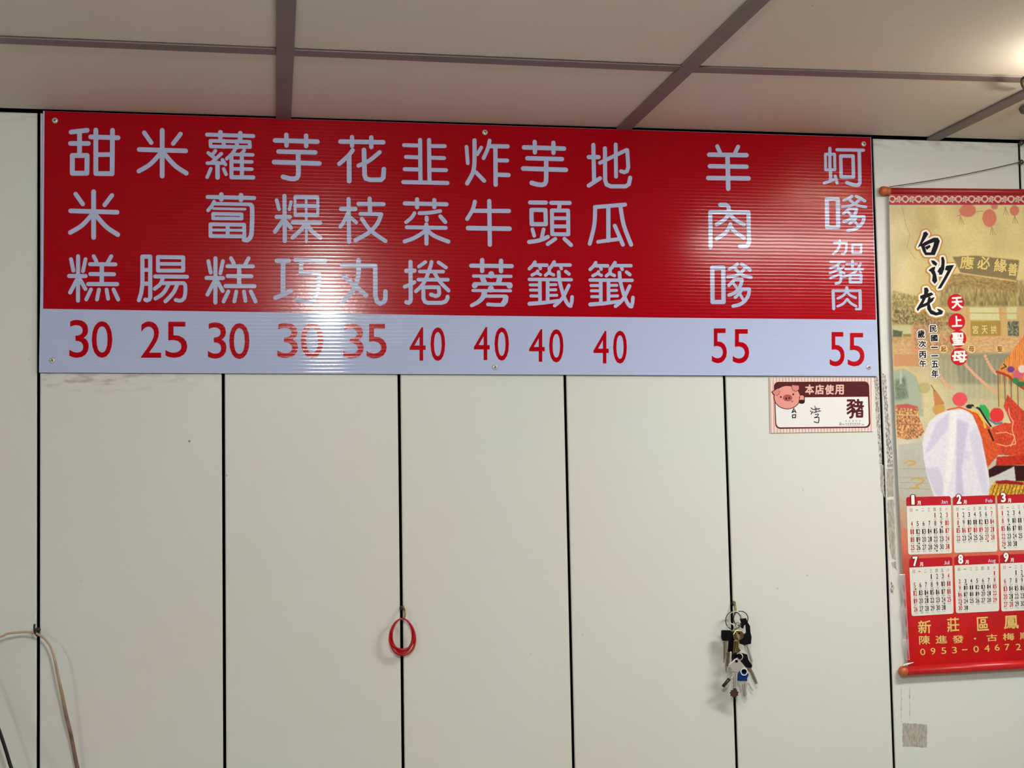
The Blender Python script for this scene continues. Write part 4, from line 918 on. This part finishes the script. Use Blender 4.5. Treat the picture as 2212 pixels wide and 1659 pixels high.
# ------------------------------------------------------------------ hooks, cord, red string coil
M_BRASS = mat('old_brass', (0.30, 0.22, 0.09), 0.35, 0.9, noise=(300, .5)); M_IRON = mat('old_iron', (0.05, 0.042, 0.035), 0.5, 0.7)
def hook(name, pts, r, m_, label, plate):
    t = thing(name, W(pts[0][0], pts[0][1], 0), label, 'hook')
    g = G(); tube(g, smooth_path([W(x, y, o) for x, y, o in pts], 5), r, 10); g.build('shank', m_, t, True)
    g = G(); lathe(g, W(*plate, -.002), W(*plate, .004), [(0, .0035), (.6, .0042), (1, .0022)], 14); g.build('screw_base', M_IRON, t, True)
    return t
hook('wall_hook', [(869, 1311, .003), (872, 1313, .010), (874.5, 1320, .016), (874.5, 1330, .018), (872, 1337, .018), (869.5, 1338.5, .012)], .0016, M_BRASS, 'small brass hook in the joint holding the red string coil', (868.2, 1313))
hook('wall_hook', [(1584, 1300, .002), (1586, 1303, .008), (1588.5, 1312, .014), (1588.5, 1322, .016), (1586.5, 1326, .014)], .0019, M_BRASS, 'small brass hook in the joint holding the bunch of keys', (1584.5, 1303))
hook('wall_hook', [(75, 1348, .030), (74, 1356, .030), (75.5, 1366, .028), (80, 1373, .020), (84, 1372, .008), (83, 1366, .002)], .0017, M_IRON, 'dark iron hook in the left joint carrying the beige cord', (82, 1360))
g = G()
turns = 6; N_ = 46
# egg-shaped loops, hung from the hook
pts = []
for k in range(turns * N_):
    a = 2 * math.pi * k / N_; tnum = k / N_
    j = math.sin(tnum * 2.399) ; j2 = math.cos(tnum * 1.7)
    sp = (1 - math.cos(a)) / 2                              # 0 at the top, 1 at the bottom: strands spread downwards
    sd = sp ** .6; rx = 24.6 + 4.4 * j * sd; ry = 36.4 + 3.4 * j2 * sd
    x = 869.5 - 0.5 + rx * math.sin(a) * (1 - .10 * math.cos(a)) + 0.8 * j * sp
    y = 1336.5 + 36.2 - ry * math.cos(a) + (ry - 36.2)
    pts.append(W(x, y, .0155 + .0022 * math.sin(tnum * 1.3) * (0.3 + sp)))
tube(g, pts, .00155, 8)
tag(recentre(g.build('string_coil', mat('red_plastic_string', (0.46, 0.004, 0.012), .25), None, True)), 'egg shaped coil of red plastic string hanging on the middle joint', 'string')
cp = [(-60, 1392, .03), (0, 1376, .03), (16, 1369, .03), (41, 1366, .028), (61, 1365.3, .027), (76, 1368, .026), (87, 1373, .028), (100, 1383.5, .032), (111, 1401.5, .036), (118.5, 1426, .04), (126.5, 1467, .04), (135, 1504, .036), (143, 1545, .03), (153, 1586, .024), (163, 1638, .018), (168, 1662, .016), (188, 1745, .014), (215, 1850, .012)]
P_ = smooth_path([np.array(c) for c in cp], 6)
ra = [float(np.interp(i / len(P_), [0, .25, .45, .7, 1], [.0018, .0018, .0019, .0031, .0034])) for i in range(len(P_))]
g = G(); tube(g, [W(*p) for p in P_], ra, 10)
M_CORD = bpy.data.materials.new('stained_cord'); M_CORD.use_nodes = True; nt = M_CORD.node_tree; b = nt.nodes['Principled BSDF']; b.inputs['Roughness'].default_value = .55
tc = nt.nodes.new('ShaderNodeTexCoord'); n = nt.nodes.new('ShaderNodeTexNoise'); n.inputs['Scale'].default_value = 45; n.inputs['Detail'].default_value = 6; nt.links.new(tc.outputs['Object'], n.inputs['Vector'])
se = nt.nodes.new('ShaderNodeSeparateXYZ'); nt.links.new(tc.outputs['Object'], se.inputs[0])
mr = nt.nodes.new('ShaderNodeMapRange'); mr.inputs[1].default_value = .16; mr.inputs[2].default_value = .02; mr.inputs[3].default_value = .62; mr.inputs[4].default_value = -.12; nt.links.new(se.outputs[2], mr.inputs[0])
ad = nt.nodes.new('ShaderNodeMath'); ad.operation = 'SUBTRACT'; nt.links.new(n.outputs['Fac'], ad.inputs[0]); nt.links.new(mr.outputs[0], ad.inputs[1])
rp = nt.nodes.new('ShaderNodeValToRGB'); rp.color_ramp.elements[0].position = 0.0; rp.color_ramp.elements[1].position = .75
rp.color_ramp.elements[0].color = (.50, .36, .25, 1); rp.color_ramp.elements[1].color = (.13, .065, .04, 1); nt.links.new(ad.outputs[0], rp.inputs[0]); nt.links.new(rp.outputs[0], b.inputs['Base Color'])
tag(recentre(g.build('electric_cord', M_CORD, None, True)), 'stained beige cord draped over the iron hook at the left', 'cord')
g = G(); tube(g, smooth_path([W(-70, 1400, .05), W(-30, 1500, .05), W(0, 1583, .05), W(13, 1622, .05), W(26, 1664, .05), W(60, 1760, .05), W(100, 1900, .05)], 5), .0029, 10)
tag(recentre(g.build('black_cable', mat('black_rubber', (0.006, .006, .007), .4), None, True)), 'black cable crossing the lower left corner in front of the wall', 'cable')

# ------------------------------------------------------------------ bunch of keys
kb = thing('key_bunch', W(1588, 1330, .016), 'bunch of house keys on rings hanging on the right joint', 'keys')
def zk(p): return (1500 + p[0] / 6.635, 1280 + p[1] / 6.635)
def ks(name, pts, o0, o1_, m_, parent=kb, bev=.0006):
    g = G(); pp = [zk(p) for p in pts]
    slab(g, pp, o0, o1_); o = g.build(name, m_, parent)
    md = o.modifiers.new('bevel', 'BEVEL'); md.width = bev; md.segments = 2; md.limit_method = 'ANGLE'
    return o
KS = mat('key_steel', (0.72, 0.70, 0.64), .38, .6, noise=(400, .15)); KO = mat('key_nickel_worn', (0.36, 0.32, 0.23), .4, .6, noise=(300, .3)); KB = mat('key_brass', (0.55, 0.34, 0.12), .3, 1.0, noise=(300, .2))
KP = mat('black_plastic', (0.004, .004, .005), .35, spec=.25); KBL = mat('blue_plastic', (0.003, .025, .16), .3); KBR = mat('rusty_star', (0.10, .055, .035), .5, .6, noise=(200, .4))
def kring(name, cx_, cy_, rx, ry, off, r, m_, tilt=0.0, parent=kb):
    g = G(); pts = []
    for k in range(40):
        a = 2 * math.pi * k / 40; x, y = zk((cx_ + rx * math.cos(a), cy_ + ry * math.sin(a))); pts.append(W(x, y, off + tilt * math.cos(a)))
    tube(g, pts, r, 8, True); return g.build(name, m_, parent, True)
kring('split_ring', 588, 368, 98, 98, .020, .0009, KS, .004); kring('split_ring', 664, 372, 104, 104, .015, .0009, M_DARKSTEEL, .005); kring('split_ring', 560, 400, 112, 130, .017, .0008, M_DARKSTEEL, -.005)
kring('split_ring', 520, 500, 50, 58, .024, .0008, KS, .003); kring('split_ring', 620, 470, 34, 42, .028, .0008, KO, .003)
def key(head, blade, oh, ob, mh, mb, hole=None, grooves=()):
    h = ks('key', head, oh, oh + .0042 if mh in (KP, KBL) else oh + .0022, mh)
    if blade:
        b_ = ks('blade', blade, ob, ob + .0020, mb, h, .0003)
    for (p0, p1) in grooves:
        g = G(); a = W(*zk(p0), ob + .0022); b2 = W(*zk(p1), ob + .0022); tube(g, [a, b2], .0004, 6); g.build('groove', M_DARKSTEEL, h)
    if hole:
        g = G(); tri_fill(g, [zk(p) for p in ell(*hole, 14)], (oh + .0044 if mh in (KP, KBL) else oh + .0024)); g.build('key_hole', M_BLACK, h)
    return h
key([(392, 548), (410, 538), (520, 540), (552, 575), (545, 630), (515, 692), (405, 692), (388, 640)], [(412, 690), (476, 690), (470, 780), (440, 920), (430, 1012), (418, 1010), (420, 880), (418, 780)], .022, .023, KP, KO, (455, 600, 14, 10), [((436, 700), (428, 960))])
key([(500, 640), (560, 630), (590, 700), (575, 790), (545, 850), (480, 855), (490, 740)], [(452, 860), (512, 860), (510, 960), (498, 1030), (470, 1090), (450, 1110), (440, 1060), (450, 950)], .019, .017, KP, KO, None, [((480, 880), (468, 1060))])
key([(655, 375), (745, 368), (768, 430), (800, 480), (806, 570), (822, 640), (812, 735), (720, 757), (655, 735), (645, 680), (715, 600), (745, 575), (740, 470), (722, 455), (700, 520), (668, 500), (680, 440)], [(712, 755), (772, 752), (800, 830), (842, 980), (828, 1024), (790, 960), (760, 860), (735, 840)], .026, .024, KP, KS, None, [((755, 770), (815, 985))])
key([(555, 600), (600, 540), (675, 548), (712, 590), (700, 655), (632, 692), (568, 662)], [(568, 690), (600, 690), (612, 740), (590, 800), (578, 872), (556, 870), (562, 780)], .031, .030, KB, KB, (640, 585, 14, 12), [((590, 700), (572, 860))])
key([(590, 560), (640, 600), (660, 650), (640, 690), (610, 640)], [(610, 690), (640, 690), (630, 780), (665, 830), (640, 860), (600, 850), (605, 770)], .034, .032, KO, KB)
key([(540, 885), (600, 858), (700, 870), (760, 890), (775, 960), (832, 1045), (822, 1080), (745, 1078), (680, 1000), (620, 930), (560, 965), (530, 945)], [(752, 1082), (812, 1078), (860, 1170), (912, 1302), (875, 1315), (830, 1230), (790, 1140), (765, 1130)], .028, .026, KP, KO, (600, 905, 22, 14), [((800, 1110), (880, 1290))])
ks('thin_rod', [(514, 848), (536, 848), (530, 1012), (510, 1010)], .034, .0365, KS)
h_ = key([(492, 1030), (540, 1000), (572, 958), (610, 945), (645, 975), (660, 1005), (705, 1050), (704, 1075), (655, 1105), (625, 1145), (545, 1135), (530, 1085), (498, 1060)],
    [(545, 1140), (622, 1140), (612, 1260), (600, 1372), (535, 1370), (530, 1330), (545, 1310), (528, 1280), (548, 1255), (532, 1225), (550, 1200), (548, 1170)], .037, .036, KS, KS, (604, 985, 22, 20), [((585, 1160), (580, 1360)), ((560, 1215), (556, 1360))])
kring('split_ring', 640, 920, 52, 50, .034, .0009, KS, .004)
key([(655, 1135), (700, 1100), (752, 1118), (782, 1180), (758, 1230), (758, 1268), (625, 1268), (613, 1200), (635, 1150)], [(638, 1270), (755, 1270), (756, 1340), (738, 1395), (762, 1455), (720, 1518), (668, 1455), (688, 1400), (648, 1335)], .032, .033, KBL, KS, (712, 1125, 34, 26), [((690, 1310), (705, 1480)), ((718, 1290), (722, 1490))])
kring('plastic_ring', 712, 1135, 46, 50, .0385, .0010, mat('white_plastic', (.8, .8, .82), .3), .001)
ks('key_blade', [(750, 1290), (776, 1278), (846, 1396), (842, 1412), (822, 1410)], .028, .030, KS)
ks('key_blade', [(478, 1060), (520, 1075), (522, 1205), (505, 1232), (482, 1225)], .030, .032, KS)
g = G(); tube(g, [W(*zk((500, 1236)), .029), W(*zk((408, 1350)), .029)], .0030, 14); g.build('barrel_key', mat('gunmetal', (.05, .045, .035), .35, .7), kb, True)
ks('star_tag', [(575 + (68 if k % 2 else 50) * math.cos(2 * math.pi * k / 18 + .1), 1446 + (68 if k % 2 else 50) * math.sin(2 * math.pi * k / 18 + .1)) for k in range(18)], .024, .027, KBR)
g = G(); tube(g, [W(*zk((575, 1220)), .022), W(*zk((580, 1420)), .0235)], .0022, 8); g.build('star_tag_stem', KBR, kb, True)
